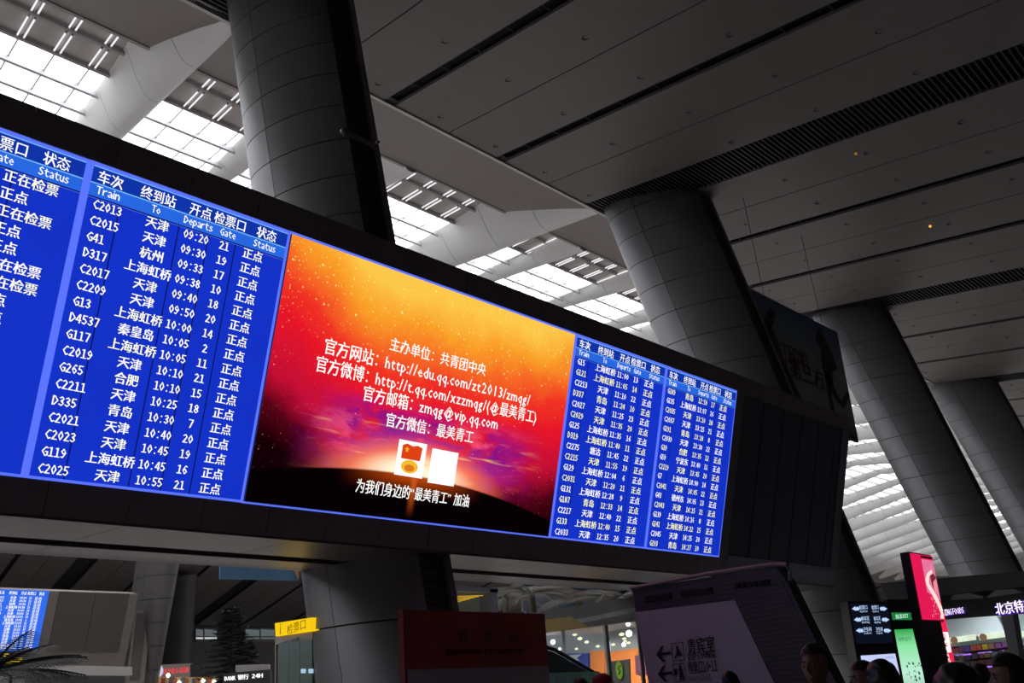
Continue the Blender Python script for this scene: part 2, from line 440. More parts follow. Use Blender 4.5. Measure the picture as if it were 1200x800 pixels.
# =================================================================== COLUMNS
WX, WY = 0.14, 0.324
def column(bx, by, sc, label, flip=False, zmax=23.0, m_clad=None, WX=0.14):
    """inclined, upward flaring column: oval cladding on one side, slatted flat on the other"""
    def ring(zz, k=1.0, inset=0.0):
        z = (zz - CZ * (1 - sc)) / sc if not flip else zz
        cx, cy = bx + WX * z, by + WY * z
        a = 0.508 + 0.238 * z / 15 - inset; b = 1.167 + 0.405 * z / 15 - inset
        if not flip:
            c = CAMP + sc * (np.array([cx, cy, z]) - CAMP); a *= sc; b *= sc
        else:
            c = np.array([bx + WX * z, by - WY * z, z]); a *= sc; b *= sc
        return c, a * k, b * k
    sg = -1 if flip else 1; rot = 0.14
    def pt(zz, deg, k=1.0, inset=0.0):
        c, a, b = ring(zz, k, inset); t = math.radians(deg)
        x, y = a * math.cos(t), b * math.sin(t)
        x, y = x * math.cos(rot) - y * math.sin(rot), x * math.sin(rot) + y * math.cos(rot)
        return np.array([c[0] + x, c[1] + sg * y, zz])
    m_clad = m_clad or MATS['column_cladding']
    base, _, _ = ring(0); o = root('column', (base[0], base[1], 0), label, 'column', 'inclined oval columns along the hall')
    A0, A1 = -60, -125 + 360          # cladding arc from -60 deg round the back to 235 deg
    # core
    g = M(); zs = np.arange(0, zmax + 0.1, 1.0); N = 40
    vs = [pt(z, A0 + (A1 - A0) * i / N, 1, 0.05) for z in zs for i in range(N + 1)]
    fs = [(j * (N + 1) + i, j * (N + 1) + i + 1, (j + 1) * (N + 1) + i + 1, (j + 1) * (N + 1) + i) for j in range(len(zs) - 1) for i in range(N)]
    fs += [(j * (N + 1) + N, j * (N + 1), (j + 1) * (N + 1), (j + 1) * (N + 1) + N) for j in range(len(zs) - 1)]
    g.add(vs, fs); part('core', g, m_joint, o, smooth=True)
    nseg = 4; H = 0.86 * sc; z = 0.0
    while z < zmax:
        z1 = min(z + H, zmax)
        for s in range(nseg):
            a0 = A0 + (A1 - A0) * s / nseg + 0.25; a1 = A0 + (A1 - A0) * (s + 1) / nseg - 0.25; n = 8
            g = M(); vs = []
            for zz in (z + 0.012, z1 - 0.012):
                for i in range(n + 1): vs.append(pt(zz, a0 + (a1 - a0) * i / n))
            for zz in (z + 0.012, z1 - 0.012):
                for i in range(n + 1): vs.append(pt(zz, a0 + (a1 - a0) * i / n, 1, 0.03))
            q = n + 1
            fs = [(i, i + 1, q + i + 1, q + i) for i in range(n)] + [(i, 2 * q + i, 2 * q + i + 1, i + 1) for i in range(n)] + [(q + i, q + i + 1, 3 * q + i + 1, 3 * q + i) for i in range(n)]
            fs += [(0, q, 3 * q, 2 * q), (n, 2 * q + n, 3 * q + n, q + n)]
            g.add(vs, fs); part('cladding_panel', g, m_clad, o, smooth=True)
        z = z1
    # slatted flat face
    g = M(); z = 0.05
    while z < zmax - 0.1:
        a, b = pt(z, A1 - 2), pt(z, A0 + 2)
        d = (b - a); n2 = np.cross(d / np.linalg.norm(d), UP) * (1 if not flip else -1)
        p0 = a + d * 0.03; p1 = a + d * 0.80
        g.prism([p0, p1, p1 + n2 * -0.05, p0 + n2 * -0.05], (0, 0, 0.035)); z += 0.11
    part('grille_slats', g, m_slat, o, kind='stuff')
    g = M(); zz = list(np.arange(0, zmax, 2.0)) + [zmax]
    for i in range(len(zz) - 1):
        q = []
        for z in (zz[i], zz[i + 1]):
            a, b = pt(z, A1 - 2), pt(z, A0 + 2); d = b - a; q.append((a + d * 0.80, b, z))
        (a0, b0_, _), (a1, b1, _) = q
        nn = np.array([0, -0.06 * sg, 0])
        g.add([a0 + nn, b0_ + nn, b1 + nn, a1 + nn, a0 - nn, b0_ - nn, b1 - nn, a1 - nn], [(0, 1, 2, 3), (4, 7, 6, 5), (0, 3, 7, 4), (1, 5, 6, 2)])
    part('edge_fin', g, m_bezel, o)
    o['_pt'] = 0; del o['_pt']
    return o, pt
c1, pt1 = column(9.97, 10.04, 1.09, 'grey inclined column behind the left part of the big departure board')
c2, pt2 = column(21.35, 8.55, 1.28, 'grey inclined column rising behind the right half of the departure board, beside the hanging poster')
c3, pt3 = column(40.32, 10.05, 1.10, 'grey inclined column right of the hanging poster, third from the left')
c4, pt4 = column(48.2, 8.9, 1.30, 'grey inclined column at the right edge, farthest of the near row')
m_clad_shaded = mat('far_cladding_shaded', (0.085, 0.08, 0.078), 0.5, 0.3, 0.07, 1.2)  # column cladding again, darkened in colour for the shade on the far side
def far_column(lo, hi, y0, sc, label, zmax):
    P0 = hit(lo[0], lo[1], (0, 1, 0), (0, y0, 0)); r_ = ray(*hi)
    # P0 + (wx, -.324, 1) dz = camera + r_ t
    t = (P0[1] + .324 * (P0[2] - CZ)) / (r_[1] + .324 * r_[2]); dz = CZ + r_[2] * t - P0[2]; wx = (r_[0] * t - P0[0]) / dz
    return column(P0[0] - wx * P0[2], y0 + .324 * P0[2], sc, label, flip=True, zmax=zmax, m_clad=m_clad_shaded, WX=wx)
far_column((166, 777), (185, 657), 48.5, 1.25, 'distant dim grey inclined column right of the far departure board', 19)
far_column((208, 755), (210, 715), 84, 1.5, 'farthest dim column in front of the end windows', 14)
# cable bracket on first column
a = hit(404, 154, (0, 1, 0), (0, 13.2, 0)); b = hit(441, 172, (0, 1, 0), (0, 13.0, 0)); b2 = hit(443, 166, (0, 1, 0), (0, 13.0, 0))
thing('bracket', M().tube([a, b, b2], 0.05, 6).ball(a, 0.09, 8), mat('bracket_steel', (0.12, 0.11, 0.11), 0.4, 0.5), 'small dark bracket arm fixed across the slatted face of the first column', 'bracket')

# =================================================================== BIG DEPARTURE BOARD
LEAN = math.radians(15.6)
B0 = at(285, 586, 13.0); BU = np.array([0, -math.sin(LEAN), math.cos(LEAN)]); BN = np.array([0, -math.cos(LEAN), -math.sin(LEAN)])
def bp(u, v, w=0.0): return B0 + XA * u + BU * v + BN * w
UL, UR = -6.3, 17.6
VB, VT = -0.40, 3.78
board = root('departure_board', tuple(bp((UL + UR) / 2, VB)), 'huge black framed leaning departure board with blue timetables around a red video picture', 'departure board')
fb = bp(0, VB, 0); ft = bp(0, VT, 0)
prof = [(fb[1], fb[2]), (ft[1], ft[2]), (ft[1] + 0.9, ft[2] + 0.0), (12.02, fb[2])]
x0, x1 = B0[0] + UL, B0[0] + UR
part('housing', M().prism([(x0, y, z) for y, z in [(p[0] + (0.06 if i < 2 else 0), p[1] + (0.02 if i in (0, 3) else -0.02)) for i, p in enumerate(prof)]], (x1 - x0, 0, 0)), m_bezel, board)
# bezel panels
k = UL
while k < UR - 0.1:
    k1 = min(k + 0.96, UR)
    part('bezel_panel', M().prism([bp(k + .004, 3.43), bp(k1 - .004, 3.43), bp(k1 - .004, VT), bp(k + .004, VT)], -BN * 0.05), m_bezel, board)
    part('bezel_panel', M().prism([bp(k + .004, VB), bp(k1 - .004, VB), bp(k1 - .004, -0.035), bp(k + .004, -0.035)], -BN * 0.05), m_bezel, board)
    k = k1
part('bezel_panel', M().prism([bp(11.78, -.035), bp(12.12, -.035), bp(12.12, 3.43), bp(11.78, 3.43)], -BN * 0.05), m_bezel, board)
part('side_frame', M().prism([bp(17.2, -.035, .01), bp(17.6, -.035, .01), bp(17.6, 3.43, .01), bp(17.2, 3.43, .01)], -BN * 0.06), m_bezel2, board)
part('lower_frame', M().prism([bp(12.12, -.28, .01), bp(17.6, -.28, .01), bp(17.6, 0.03, .01), bp(12.12, .03, .01)], -BN * 0.05), m_bezel2, board)
# unlit modules
off_scr = part('unlit_screen', M().prism([bp(12.12, .03, -.05), bp(17.2, .03, -.05), bp(17.2, 3.40, -.05), bp(12.12, 3.40, -.05)], -BN * 0.04), m_black, board)
for i in range(16):
    for j in range(2):
        u0 = 12.14 + i * 5.04 / 16; v0 = 0.05 + j * 1.67
        part('led_module', M().prism([bp(u0, v0, -.02 - .006 * ((i * 7 + j * 3) % 3)), bp(u0 + .305, v0, -.02 - .006 * ((i * 7 + j * 3) % 3)), bp(u0 + .305, v0 + 1.66, -.02 - .006 * ((i * 7 + j * 3) % 3)), bp(u0, v0 + 1.66, -.02 - .006 * ((i * 7 + j * 3) % 3))], -BN * 0.02), m_off, off_scr)
# metal soffit in sections
k = x0
while k < x1 - 0.05:
    k1 = min(k + 2.4, x1)
    part('soffit_panel', M().b6(k + .006, k1 - .006, fb[1] + 0.02, 12.0, fb[2] - 0.03, fb[2] + 0.0), m_soff, board); k = k1
rear = root('rear_board_housing', ((x0 + x1) / 2, 12.8, fb[2]), 'back to back twin housing behind the departure board, only its metal underside showing', 'board housing')
part('housing', M().prism([(x0, 12.4, fb[2]), (x0, 13.3, fb[2]), (x0, 14.2, fb[2] + 3.9), (x0, 13.6, fb[2] + 3.9)], (x1 - x0, 0, 0)), m_bezel, rear)
k = x0
while k < x1 - 0.05:
    k1 = min(k + 2.4, x1)
    part('soffit_panel', M().b6(k + .006, k1 - .006, 12.38, 12.85, fb[2] - 0.03, fb[2] - 0.001), m_soff, rear); k = k1
struct('trim_1', M().b6(x0, x1, 12.0, 12.4, fb[2] + 0.5, fb[2] + 0.6), m_black)

# ---- lit timetable screens
e_blue = emit('led_blue', srgb(20, 50, 198), 1.0, 0.10, 1.2)
e_bord = emit('led_border', srgb(92, 118, 255), 1.0)
e_navy = emit('led_header_navy', srgb(16, 52, 168), 1.0, 0.1, 2)
e_bar = emit('led_header_bar', srgb(40, 104, 226), 1.0, 0.12, 3)
e_barhi = emit('led_header_edge', srgb(120, 190, 250), 1.0)
e_line = emit('led_column_line', srgb(10, 20, 92), 1.0)
e_wh = emit('led_white', (1, 1, 0.96), 1.15)
e_ye = emit('led_yellow', (1, 1, 0.42), 1.1)
e_cr = emit('led_cream', (1, 1, 0.74), 1.1)
HEAD = (('车次', 'Train', .26), ('终到站', 'To', .85), ('开点', 'Departs', 1.41), ('检票口', 'Gate', 1.82), ('状态', 'Status', 2.36))
CX = (.12, .90, 1.41, 1.80, 2.18)
T2 = [('C2013', '天津', '09:20', '21'), ('C2015', '天津', '09:30', '19'), ('G41', '杭州', '09:33', '17'), ('D317', '上海虹桥', '09:38', '10'), ('C2017', '天津', '09:40', '18'), ('C2209', '天津', '09:50', '20'),
      ('G13', '上海虹桥', '10:00', '14'), ('D4537', '秦皇岛', '10:05', '2'), ('G117', '上海虹桥', '10:05', '11'), ('C2019', '天津', '10:10', '21'), ('G265', '合肥', '10:10', '15'), ('C2211', '天津', '10:25', '18'),
      ('D335', '青岛', '10:30', '7'), ('C2021', '天津', '10:40', '20'), ('C2023', '天津', '10:45', '19'), ('G119', '上海虹桥', '10:45', '16'), ('C2025', '天津', '10:55', '21')]
T3 = [('G15', '上海虹桥', '11:00', '13'), ('G121', '上海虹桥', '11:05', '14'), ('C2213', '天津', '11:10', '22'), ('D337', '青岛', '11:24', '10'), ('C2027', '天津', '11:25', '23'), ('C2029', '天津', '11:35', '20'),
      ('G125', '上海虹桥', '11:35', '16'), ('D319', '上海虹桥', '11:40', '11'), ('C2275', '塘沽', '11:45', '22'), ('C2215', '天津', '11:55', '19'), ('G129', '上海虹桥', '12:04', '6'), ('C2031', '天津', '12:20', '21'),
      ('G131', '上海虹桥', '12:28', '9'), ('G187', '青岛', '12:33', '14'), ('C2217', '天津', '12:40', '22'), ('G133', '上海虹桥', '12:40', '15'), ('C2033', '天津', '12:35', '20')]
T4 = [('G189', '青岛', '12:59', '17'), ('G135', '上海虹桥', '13:07', '16'), ('C2035', '天津', '13:10', '18'), ('C2037', '天津', '13:15', '21'), ('G191', '青岛', '13:18', '8'), ('C2039', '天津', '13:30', '22'),
      ('G39', '合肥', '13:35', '12'), ('G59', '宁波东', '13:40', '11'), ('C2219', '天津', '13:45', '20'), ('G7', '上海虹桥', '14:00', '14'), ('C2041', '天津', '14:05', '22'), ('G43', '德州东', '14:05', '13'),
      ('C2043', '天津', '14:15', '21'), ('G139', '上海虹桥', '14:16', '8'), ('G141', '上海虹桥', '14:22', '15'), ('C2045', '天津', '14:25', '20'), ('G193', '青岛', '14:27', '10')]
T1 = [('', '', '', '')] * 17
ST1 = ['正在检票', '正点', '正在检票', '正点', '正点', '正在检票', '正在检票'] + ['正点'] * 10
def rect(g, fr, u0, u1, v0, v1, w, mi=0, th=0.0):
    a = [fr(u0, v0, w), fr(u1, v0, w), fr(u1, v1, w), fr(u0, v1, w)]
    if th: g.prism(a, (fr(0, 0, 0) - fr(0, 0, th)), mi)
    else: g.add(a, [(0, 1, 2, 3)], mi)
    return g
def timetable(parent, fr, ex, ey, u0, wd, rowsdata, statuses=None, k=1.0, yellow=None, simple=False):
    """fr(u,v,w) places on the board; wd total width; 3.42 high (times k)"""
    H = 3.42 * k; s = wd / 2.72
    scr = part('timetable_screen', rect(M(), fr, u0, u0 + wd, -0.03 * k, 3.44 * k, 0.0, 0, 0.03), e_bord, parent)
    part('blue_ground', rect(M(), fr, u0 + .045 * k, u0 + wd - .045 * k, 0.0, 3.04 * k, 0.006), e_blue, scr)
    for c in (.42, 1.17, 1.57, 1.95): part('column_line', rect(M(), fr, u0 + c * s - .008 * k, u0 + c * s + .008 * k, 0, 3.04 * k, 0.009), e_line, scr)
    g = rect(M(), fr, u0 + .045 * k, u0 + wd - .045 * k, 3.21 * k, 3.385 * k, 0.006, 0)
    rect(g, fr, u0 + .045 * k, u0 + wd - .045 * k, 3.06 * k, 3.20 * k, 0.006, 1); rect(g, fr, u0 + .045 * k, u0 + wd - .045 * k, 3.20 * k, 3.212 * k, 0.007, 2)
    rect(g, fr, u0 + .045 * k, u0 + wd - .045 * k, 3.385 * k, 3.395 * k, 0.007, 2); rect(g, fr, u0 + .045 * k, u0 + wd - .045 * k, 3.045 * k, 3.06 * k, 0.0075, 3)
    part('header_bar', g, [e_navy, e_bar, e_barhi, e_line], scr)
    for (cn, en, c) in HEAD:
        g = M().text(cn, fr(u0 + c * s, 3.29 * k, .012), ex, ey, 0.155 * k, width=len(cn) * 0.148 * s, bold=0.012)
        g.text(en, fr(u0 + c * s, 3.14 * k, .012), ex, ey, 0.118 * k, width=0.056 * len(en) * s, bold=0.02)
        part('header_text', g, e_wh, scr)
    for i, r in enumerate(rowsdata):
        v = (2.98 - 0.1806 * i) * k; cream = (i % 2 == 0) if yellow is None else (i in yellow)
        mm = (e_ye if yellow is not None else e_cr) if cream else e_wh; st = statuses[i] if statuses else '正点'
        cells = [(st, 2.07 if statuses is None else 1.86, 0.146 * len(st) * s, 'L', 0.14, .02, 1)]
        if r[0]: cells += [(r[0], CX[0], 0.067 * len(r[0]) * s, 'L', .135, .032, 2), (r[1], CX[1], 0.146 * len(r[1]) * s, 'C', .14, .02, 1),
                           (r[2], CX[2], 0.335 * s, 'C', .135, .032, 2), (r[3], CX[3], 0.068 * len(r[3]) * s, 'C', .135, .032, 2)]
        for t, c, wid, al, sz, bo, gp in cells:
            part('timetable_entry', M().text(t, fr(u0 + c * s, v, .012), ex, ey, sz * k, width=wid, align=al, bold=bo, gap=gp), mm, scr)
    return scr
frb = lambda u, v, w: bp(u, v, w)
timetable(board, frb, XA, BU, -2.74, 2.74, T2)
timetable(board, frb, XA, BU, -5.46, 2.72, T1, ST1)
timetable(board, frb, XA, BU, 6.11, 2.90, T3, yellow={1, 3, 5, 7, 9, 11, 13, 15})
timetable(board, frb, XA, BU, 9.01, 2.78, T4, yellow={0, 2, 4, 6, 8, 10, 12, 14, 16})

# ---- video picture (procedural night sky over a sunrise on a planet's rim)
def video_mat():
    m = bpy.data.materials.new('video_picture'); m.use_nodes = True; nt = m.node_tree; nt.nodes.clear(); L = nt.links.new
    out = nt.nodes.new('ShaderNodeOutputMaterial'); em = nt.nodes.new('ShaderNodeEmission'); L(em.outputs[0], out.inputs[0])
    tc = nt.nodes.new('ShaderNodeTexCoord'); sp = nt.nodes.new('ShaderNodeSeparateXYZ'); L(tc.outputs['Object'], sp.inputs[0])
    def mth(op, a, b=None, c=None):
        n = nt.nodes.new('ShaderNodeMath'); n.operation = op
        for i, q in enumerate((a, b, c)):
            if q is None: continue
            if isinstance(q, (int, float)): n.inputs[i].default_value = q
            else: L(q, n.inputs[i])
        return n.outputs[0]
    def mr(x, a, b, c=0.0, d=1.0):
        n = nt.nodes.new('ShaderNodeMapRange'); n.interpolation_type = 'SMOOTHSTEP'; L(x, n.inputs[0])
        for i, q in enumerate((a, b, c, d)): n.inputs[i + 1].default_value = q
        return n.outputs[0]
    def ramp(x, st):
        n = nt.nodes.new('ShaderNodeValToRGB'); L(x, n.inputs[0]); e = n.color_ramp.elements
        while len(e) < len(st): e.new(0.5)
        for i, (p, c) in enumerate(st): e[i].position = p; e[i].color = (*c, 1)
        return n.outputs[0]
    def mix(f, a, b, mode='MIX'):
        n = nt.nodes.new('ShaderNodeMix'); n.data_type = 'RGBA'; n.blend_type = mode; n.clamp_factor = True
        if isinstance(f, (int, float)): n.inputs[0].default_value = f
        else: L(f, n.inputs[0])
        for i, q in ((6, a), (7, b)):
            if isinstance(q, tuple): n.inputs[i].default_value = (*q, 1)
            else: L(q, n.inputs[i])
        return n.outputs[2]
    def noise(scale, vec, det=5, rough=0.6):
        n = nt.nodes.new('ShaderNodeTexNoise'); n.inputs['Scale'].default_value = scale; n.inputs['Detail'].default_value = det; n.inputs['Roughness'].default_value = rough
        L(vec, n.inputs['Vector']); return n.outputs[0]
    def scaled(sx, sy, rz=0.0):
        n = nt.nodes.new('ShaderNodeMapping'); n.inputs['Scale'].default_value = (sx, sy, 1); n.inputs['Rotation'].default_value = (0, 0, rz); L(tc.outputs['Object'], n.inputs[0]); return n.outputs[0]
    u, v = sp.outputs[0], sp.outputs[1]
    n1 = noise(0.9, scaled(1, 1))
    # height coordinate, warmer towards the upper middle, redder at both sides
    left = mr(u, 1.9, -0.3); rightm = mr(u, 4.3, 7.2)
    s = mth('DIVIDE', v, 3.42)
    s = mth('SUBTRACT', s, mth('MULTIPLY', left, 0.26)); s = mth('SUBTRACT', s, mth('MULTIPLY', rightm, 0.12))
    s = mth('ADD', s, mth('MULTIPLY', mth('SUBTRACT', n1, 0.5), 0.22))
    base = ramp(s, [(0.0, srgb(30, 0, 6)), (0.13, srgb(90, 4, 24)), (0.26, srgb(196, 14, 52)), (0.46, srgb(232, 22, 40)), (0.58, srgb(240, 50, 36)), (0.68, srgb(246, 104, 36)), (0.80, srgb(250, 160, 40)), (0.94, srgb(253, 200, 74))])
    # purple clouds
    n2 = noise(0.95, scaled(1.0, 2.1, 0.35), 5, 0.6)
    band = mth('MULTIPLY', mr(v, 0.35, 0.95), mr(v, 1.75, 1.15)); band = mth('MULTIPLY', band, mth('MULTIPLY', mr(u, 0.4, 1.9), mr(u, 5.8, 4.2)))
    base = mix(mth('MULTIPLY', band, mr(n2, 0.36, 0.56)), base, srgb(122, 20, 140))
    n3 = noise(1.35, scaled(0.8, 2.6, -0.3), 5, 0.62)
    base = mix(mth('MULTIPLY', band, mr(n3, 0.52, 0.68, 0, .85)), base, srgb(70, 12, 150))
    base = mix(mth('MULTIPLY', band, mr(n3, 0.50, 0.34, 0, .85)), base, srgb(255, 84, 120))
    # dark corners of the picture
    base = mix(mth('MULTIPLY', mr(u, 1.6, -0.2), mr(v, 1.35, 0.35)), base, srgb(14, 0, 6))
    base = mix(mth('MULTIPLY', mr(u, 4.8, 6.3), mr(v, 1.3, 0.2, 0, .75)), base, srgb(40, 0, 12))
    # sun glow
    du = mth('SUBTRACT', u, 2.86); dv = mth('SUBTRACT', v, 0.66)
    d1 = mth('SQRT', mth('ADD', mth('POWER', mth('MULTIPLY', du, 0.42), 2), mth('POWER', mth('MULTIPLY', dv, 1.25), 2)))
    base = mix(mr(d1, 1.0, 0.05, 0, .95), base, srgb(255, 70, 100))
    d2 = mth('SQRT', mth('ADD', mth('POWER', mth('MULTIPLY', du, 0.34), 2), mth('POWER', mth('MULTIPLY', mth('ADD', dv, mth('MULTIPLY', mth('POWER', du, 2), 0.05)), 1.35), 2)))
    base = mix(mr(d2, 0.72, 0.2), base, srgb(255, 140, 80)); base = mix(mr(d2, 0.46, 0.14), base, srgb(255, 248, 215))
    # slanting rays
    n4 = noise(1.3, scaled(0.5, 5.0, -0.28), 3, 0.5); base = mix(mth('MULTIPLY', mr(n4, 0.60, 0.74), mth('MULTIPLY', band, 0.9)), base, srgb(255, 205, 120))
    # planet rim
    rim = mth('SUBTRACT', 0.63, mth('MULTIPLY', mth('POWER', mth('SUBTRACT', u, 2.7), 2), 0.034))
    below = mr(mth('SUBTRACT', v, rim), 0.015, -0.02)
    gl = mth('MULTIPLY', mr(mth('SUBTRACT', v, rim), -0.28, 0.02), mr(mth('ABSOLUTE', du), 1.5, 0.0))
    ground = mix(gl, srgb(6, 1, 3), srgb(190, 70, 10))
    ray_ = mth('MULTIPLY', mr(mth('ABSOLUTE', mth('ADD', du, 0.02)), 0.10, 0.0), mr(v, 0.0, 0.5)); ground = mix(mth('MULTIPLY', ray_, .8), ground, srgb(210, 90, 30))
    base = mix(below, base, ground)
    # sparkles
    for sc, r, lo, hi, colr in ((8.5, 0.19, 1.7, 3.3, srgb(255, 246, 150)), (14, 0.24, 1.9, 3.2, srgb(255, 238, 130)), (22, 0.26, 2.1, 3.3, srgb(255, 232, 120)), (7, 0.09, 0.6, 3.0, srgb(255, 160, 130)), (9, 0.10, 0.3, 1.6, srgb(255, 190, 180))):
        vo = nt.nodes.new('ShaderNodeTexVoronoi'); vo.inputs['Scale'].default_value = sc; L(tc.outputs['Object'], vo.inputs['Vector'])
        rn = nt.nodes.new('ShaderNodeSeparateColor'); L(vo.outputs['Color'], rn.inputs[0])
        k = mth('MULTIPLY', mr(vo.outputs['Distance'], r, r * 0.3), mth('MULTIPLY', mr(rn.outputs[0], 0.45, 0.95), mth('MULTIPLY', mr(v, lo, lo + 0.9, 0.03 if hi > 1.7 and sc > 8 else .6, 1), mth('SUBTRACT', 1.0, below))))
        base = mix(k, base, colr)
    L(base, em.inputs[0]); em.inputs[1].default_value = 1.0
    return m
MV = video_mat()
g = M().add([(0.02, -0.02, 0), (6.09, -0.02, 0), (6.09, 3.41, 0), (0.02, 3.41, 0)], [(0, 1, 2, 3)])
g.v += [(x, y, -0.03) for x, y, z in g.v]; g.f += [(4, 7, 6, 5), (0, 4, 5, 1), (1, 5, 6, 2), (2, 6, 7, 3), (3, 7, 4, 0)]; g.mi += [1] * 5
me = mesh_of('video_screen', g); me.materials.append(MV); me.materials.append(m_bezel)
vid = bpy.data.objects.new('video_screen', me); COL.objects.link(vid); vid.parent = board
p = bp(0, 0, 0.004) - OFF[board]; zz = np.cross(XA, BU)
vid.matrix_local = Matrix(((XA[0], BU[0], zz[0], p[0]), (XA[1], BU[1], zz[1], p[1]), (XA[2], BU[2], zz[2], p[2]), (0, 0, 0, 1)))
for va, vb in ((-.035, -.01), (3.41, 3.44)): part('screen_edge_line', rect(M(), frb, 0.0, 6.11, va, vb, 0.004, 0, 0.03), e_bord, board)
def vtext(st, u0, u1, v, size, bold=0.01, m=e_wh):
    g = M().text(st, bp((u0 + u1) / 2, v, 0.015), XA, BU, size, width=(u1 - u0), bold=bold, gap=3); return part('caption_line', g, m, board)
vtext('主办单位：共青团中央', 1.96, 3.99, 2.385, 0.205)
vtext('官方网站：http://edu.qq.com/zt2013/zmqg/', 0.83, 5.13, 2.12, 0.235)
vtext('官方微博：http://t.qq.com/xzzmqg/(@最美青工)', 0.74, 5.35, 1.865, 0.235)
vtext('官方邮箱：zmqg@vip.qq.com', 1.62, 4.44, 1.625, 0.235)
vtext('官方微信：最美青工', 2.11, 3.93, 1.335, 0.215)
vtext('为我们身边的“最美青工” 加油', 1.76, 4.04, 0.375, 0.205, 0.014)
part('badge_card', rect(M(), frb, 2.42, 2.98, 0.60, 1.10, 0.012), e_wh, board)
g = M()
g.add([bp(2.50, 0.84, .016), bp(2.88, 0.84, .016), bp(2.90, 1.03, .016), bp(2.80, 1.055, .016), bp(2.70, 1.035, .016), bp(2.58, 1.06, .016), bp(2.50, 1.03, .016)], [tuple(range(7))], 0)
st = [(2.59 + (0.05 if i % 2 == 0 else 0.02) * math.sin(math.pi * i / 5), 0.975 + (0.05 if i % 2 == 0 else 0.02) * math.cos(math.pi * i / 5)) for i in range(10)]
g.add([bp(a, b, .020) for a, b in st], [tuple(range(10))], 1)
g.disc(bp(2.69, 0.74, .018), 0.095, XA, BU, 24, 1, rx=0.17); g.disc(bp(2.69, 0.72, .019), 0.05, XA, BU, 20, 2, rx=0.10)
part('flag_badge', g, [emit('badge_red', srgb(222, 66, 20)), emit('badge_gold', srgb(246, 190, 50)), emit('badge_orange', srgb(226, 120, 30))], board)
part('blank_card', rect(M(), frb, 3.10, 3.66, 0.56, 1.06, 0.012), e_wh, board)

# =================================================================== HANGING POSTER
PP = PM((0, 14.0, 0), XA)
poster = root('hanging_poster', tuple(PP.p(960, 500)), 'large dark hanging poster with a leaping figure between the second and third columns', 'poster')
tl, tr, br, blp = PP.p(868, 333), PP.p(981, 389), PP.p(1011, 520), PP.p(905, 492)
pw = tr[0] - tl[0]
def poster_mat():
    m = bpy.data.materials.new('poster_print'); m.use_nodes = True; nt = m.node_tree; b = nt.nodes['Principled BSDF']; b.inputs['Roughness'].default_value = .6
    tc = nt.nodes.new('ShaderNodeTexCoord'); sp = nt.nodes.new('ShaderNodeSeparateXYZ'); nt.links.new(tc.outputs['Generated'], sp.inputs[0])
    cr = nt.nodes.new('ShaderNodeValToRGB'); nt.links.new(sp.outputs[2], cr.inputs[0]); e = cr.color_ramp.elements
    for _ in range(2): e.new(0.5)
    for i, (q, c) in enumerate(((0.0, (.01, .01, .012)), (0.16, (.24, .24, .21)), (0.55, (.22, .25, .24)), (1.0, (.03, .08, .2)))): e[i].position = q; e[i].color = (*c, 1)
    nt.links.new(cr.outputs[0], b.inputs['Base Color']); return m
part('banner_sheet', M().prism([tl, tr, np.array([tr[0] + .2, 14, br[2]]), np.array([tl[0], 14, blp[2] + (br[2] - blp[2])])], (0, .08, 0)), poster_mat(), poster)
m_fig = mat('print_dark', (0.015, 0.017, 0.02), 0.7); m_redp = mat('print_red', (0.15, 0.05, 0.04), 0.7); m_lit = mat('print_pale', (0.12, 0.12, 0.11), 0.7)
q = lambda x, y: PP.p(x, y, 0.012)
g = M()
for pl in ([(957, 386), (963, 384), (967, 398), (972, 408), (977, 418), (981, 432), (974, 437), (965, 436), (963, 424), (962, 408), (956, 398)],
           [(965, 434), (975, 436), (977, 452), (981, 462), (986, 470), (993, 458), (996, 464), (989, 478), (980, 470), (973, 456)],
           [(966, 436), (972, 440), (976, 470), (979, 486), (974, 482), (970, 462)],
           [(895, 375), (903, 360), (909, 368), (905, 384), (912, 402), (920, 424), (930, 448), (941, 470), (930, 466), (912, 432), (899, 402)]):
    g.add([q(x, y) for x, y in pl], [tuple(range(len(pl)))])
part('printed_figure', g, m_fig, poster)
g = M().text('打印机', PP.p(930, 418, .014), PP.ex, UP, 0.85, width=2.5, bold=.03); g.text('第三方', PP.p(946, 438, .014), PP.ex, UP, .85, width=2.8, bold=.03)
part('printed_text', g, m_redp, poster)
for x, y in ((895, 345), (963, 379)):
    a = PP.p(x, y, 0); part('hanging_wire', M().tube([a, a + np.array([0, 0.2, zroof(14.2) - a[2] + 0.05])], 0.010, 5), m_slat, poster)

# =================================================================== INFORMATION DESK SIGN
IP = PM((0, 8.6, 0), XA)
a, b = IP.p(474, 715), IP.p(638, 717)
info = root('information_sign', ((a[0] + b[0]) / 2, 8.6, 0), 'dark red and grey information desk totem standing before the first column', 'sign')
part('red_header', M().b6(a[0], b[0], 8.6, 8.66, 1.99, 2.625), mat('dark_red_panel', (0.42, 0.05, 0.045), 0.45), info, label='dark red header panel')
part('post_edge', M().b6(a[0] - .04, a[0], 8.585, 8.67, 0, 2.63), mat('red_edge', (0.30, 0.03, 0.03), .4), info)
part('lower_panel', M().b6(a[0], b[0], 8.6, 8.66, 0, 1.988), mat('info_grey', (0.50, 0.49, 0.49), 0.5), info)
g = M()
for ch, x in (('咨', 541.5), ('询', 571.5), ('台', 602)): g.text(ch, IP.p(x, 745.5, .01), XA, UP, 0.165, width=0.165)
part('sign_text', g, mat('sign_dark_text', (0.035, 0.045, 0.05), .4), info)
g = M().text('INFORMATION DESK', IP.p(570, 763, .01), XA, UP, 0.082, width=1.42, bold=.02)
part('sign_text', g, m_black, info)

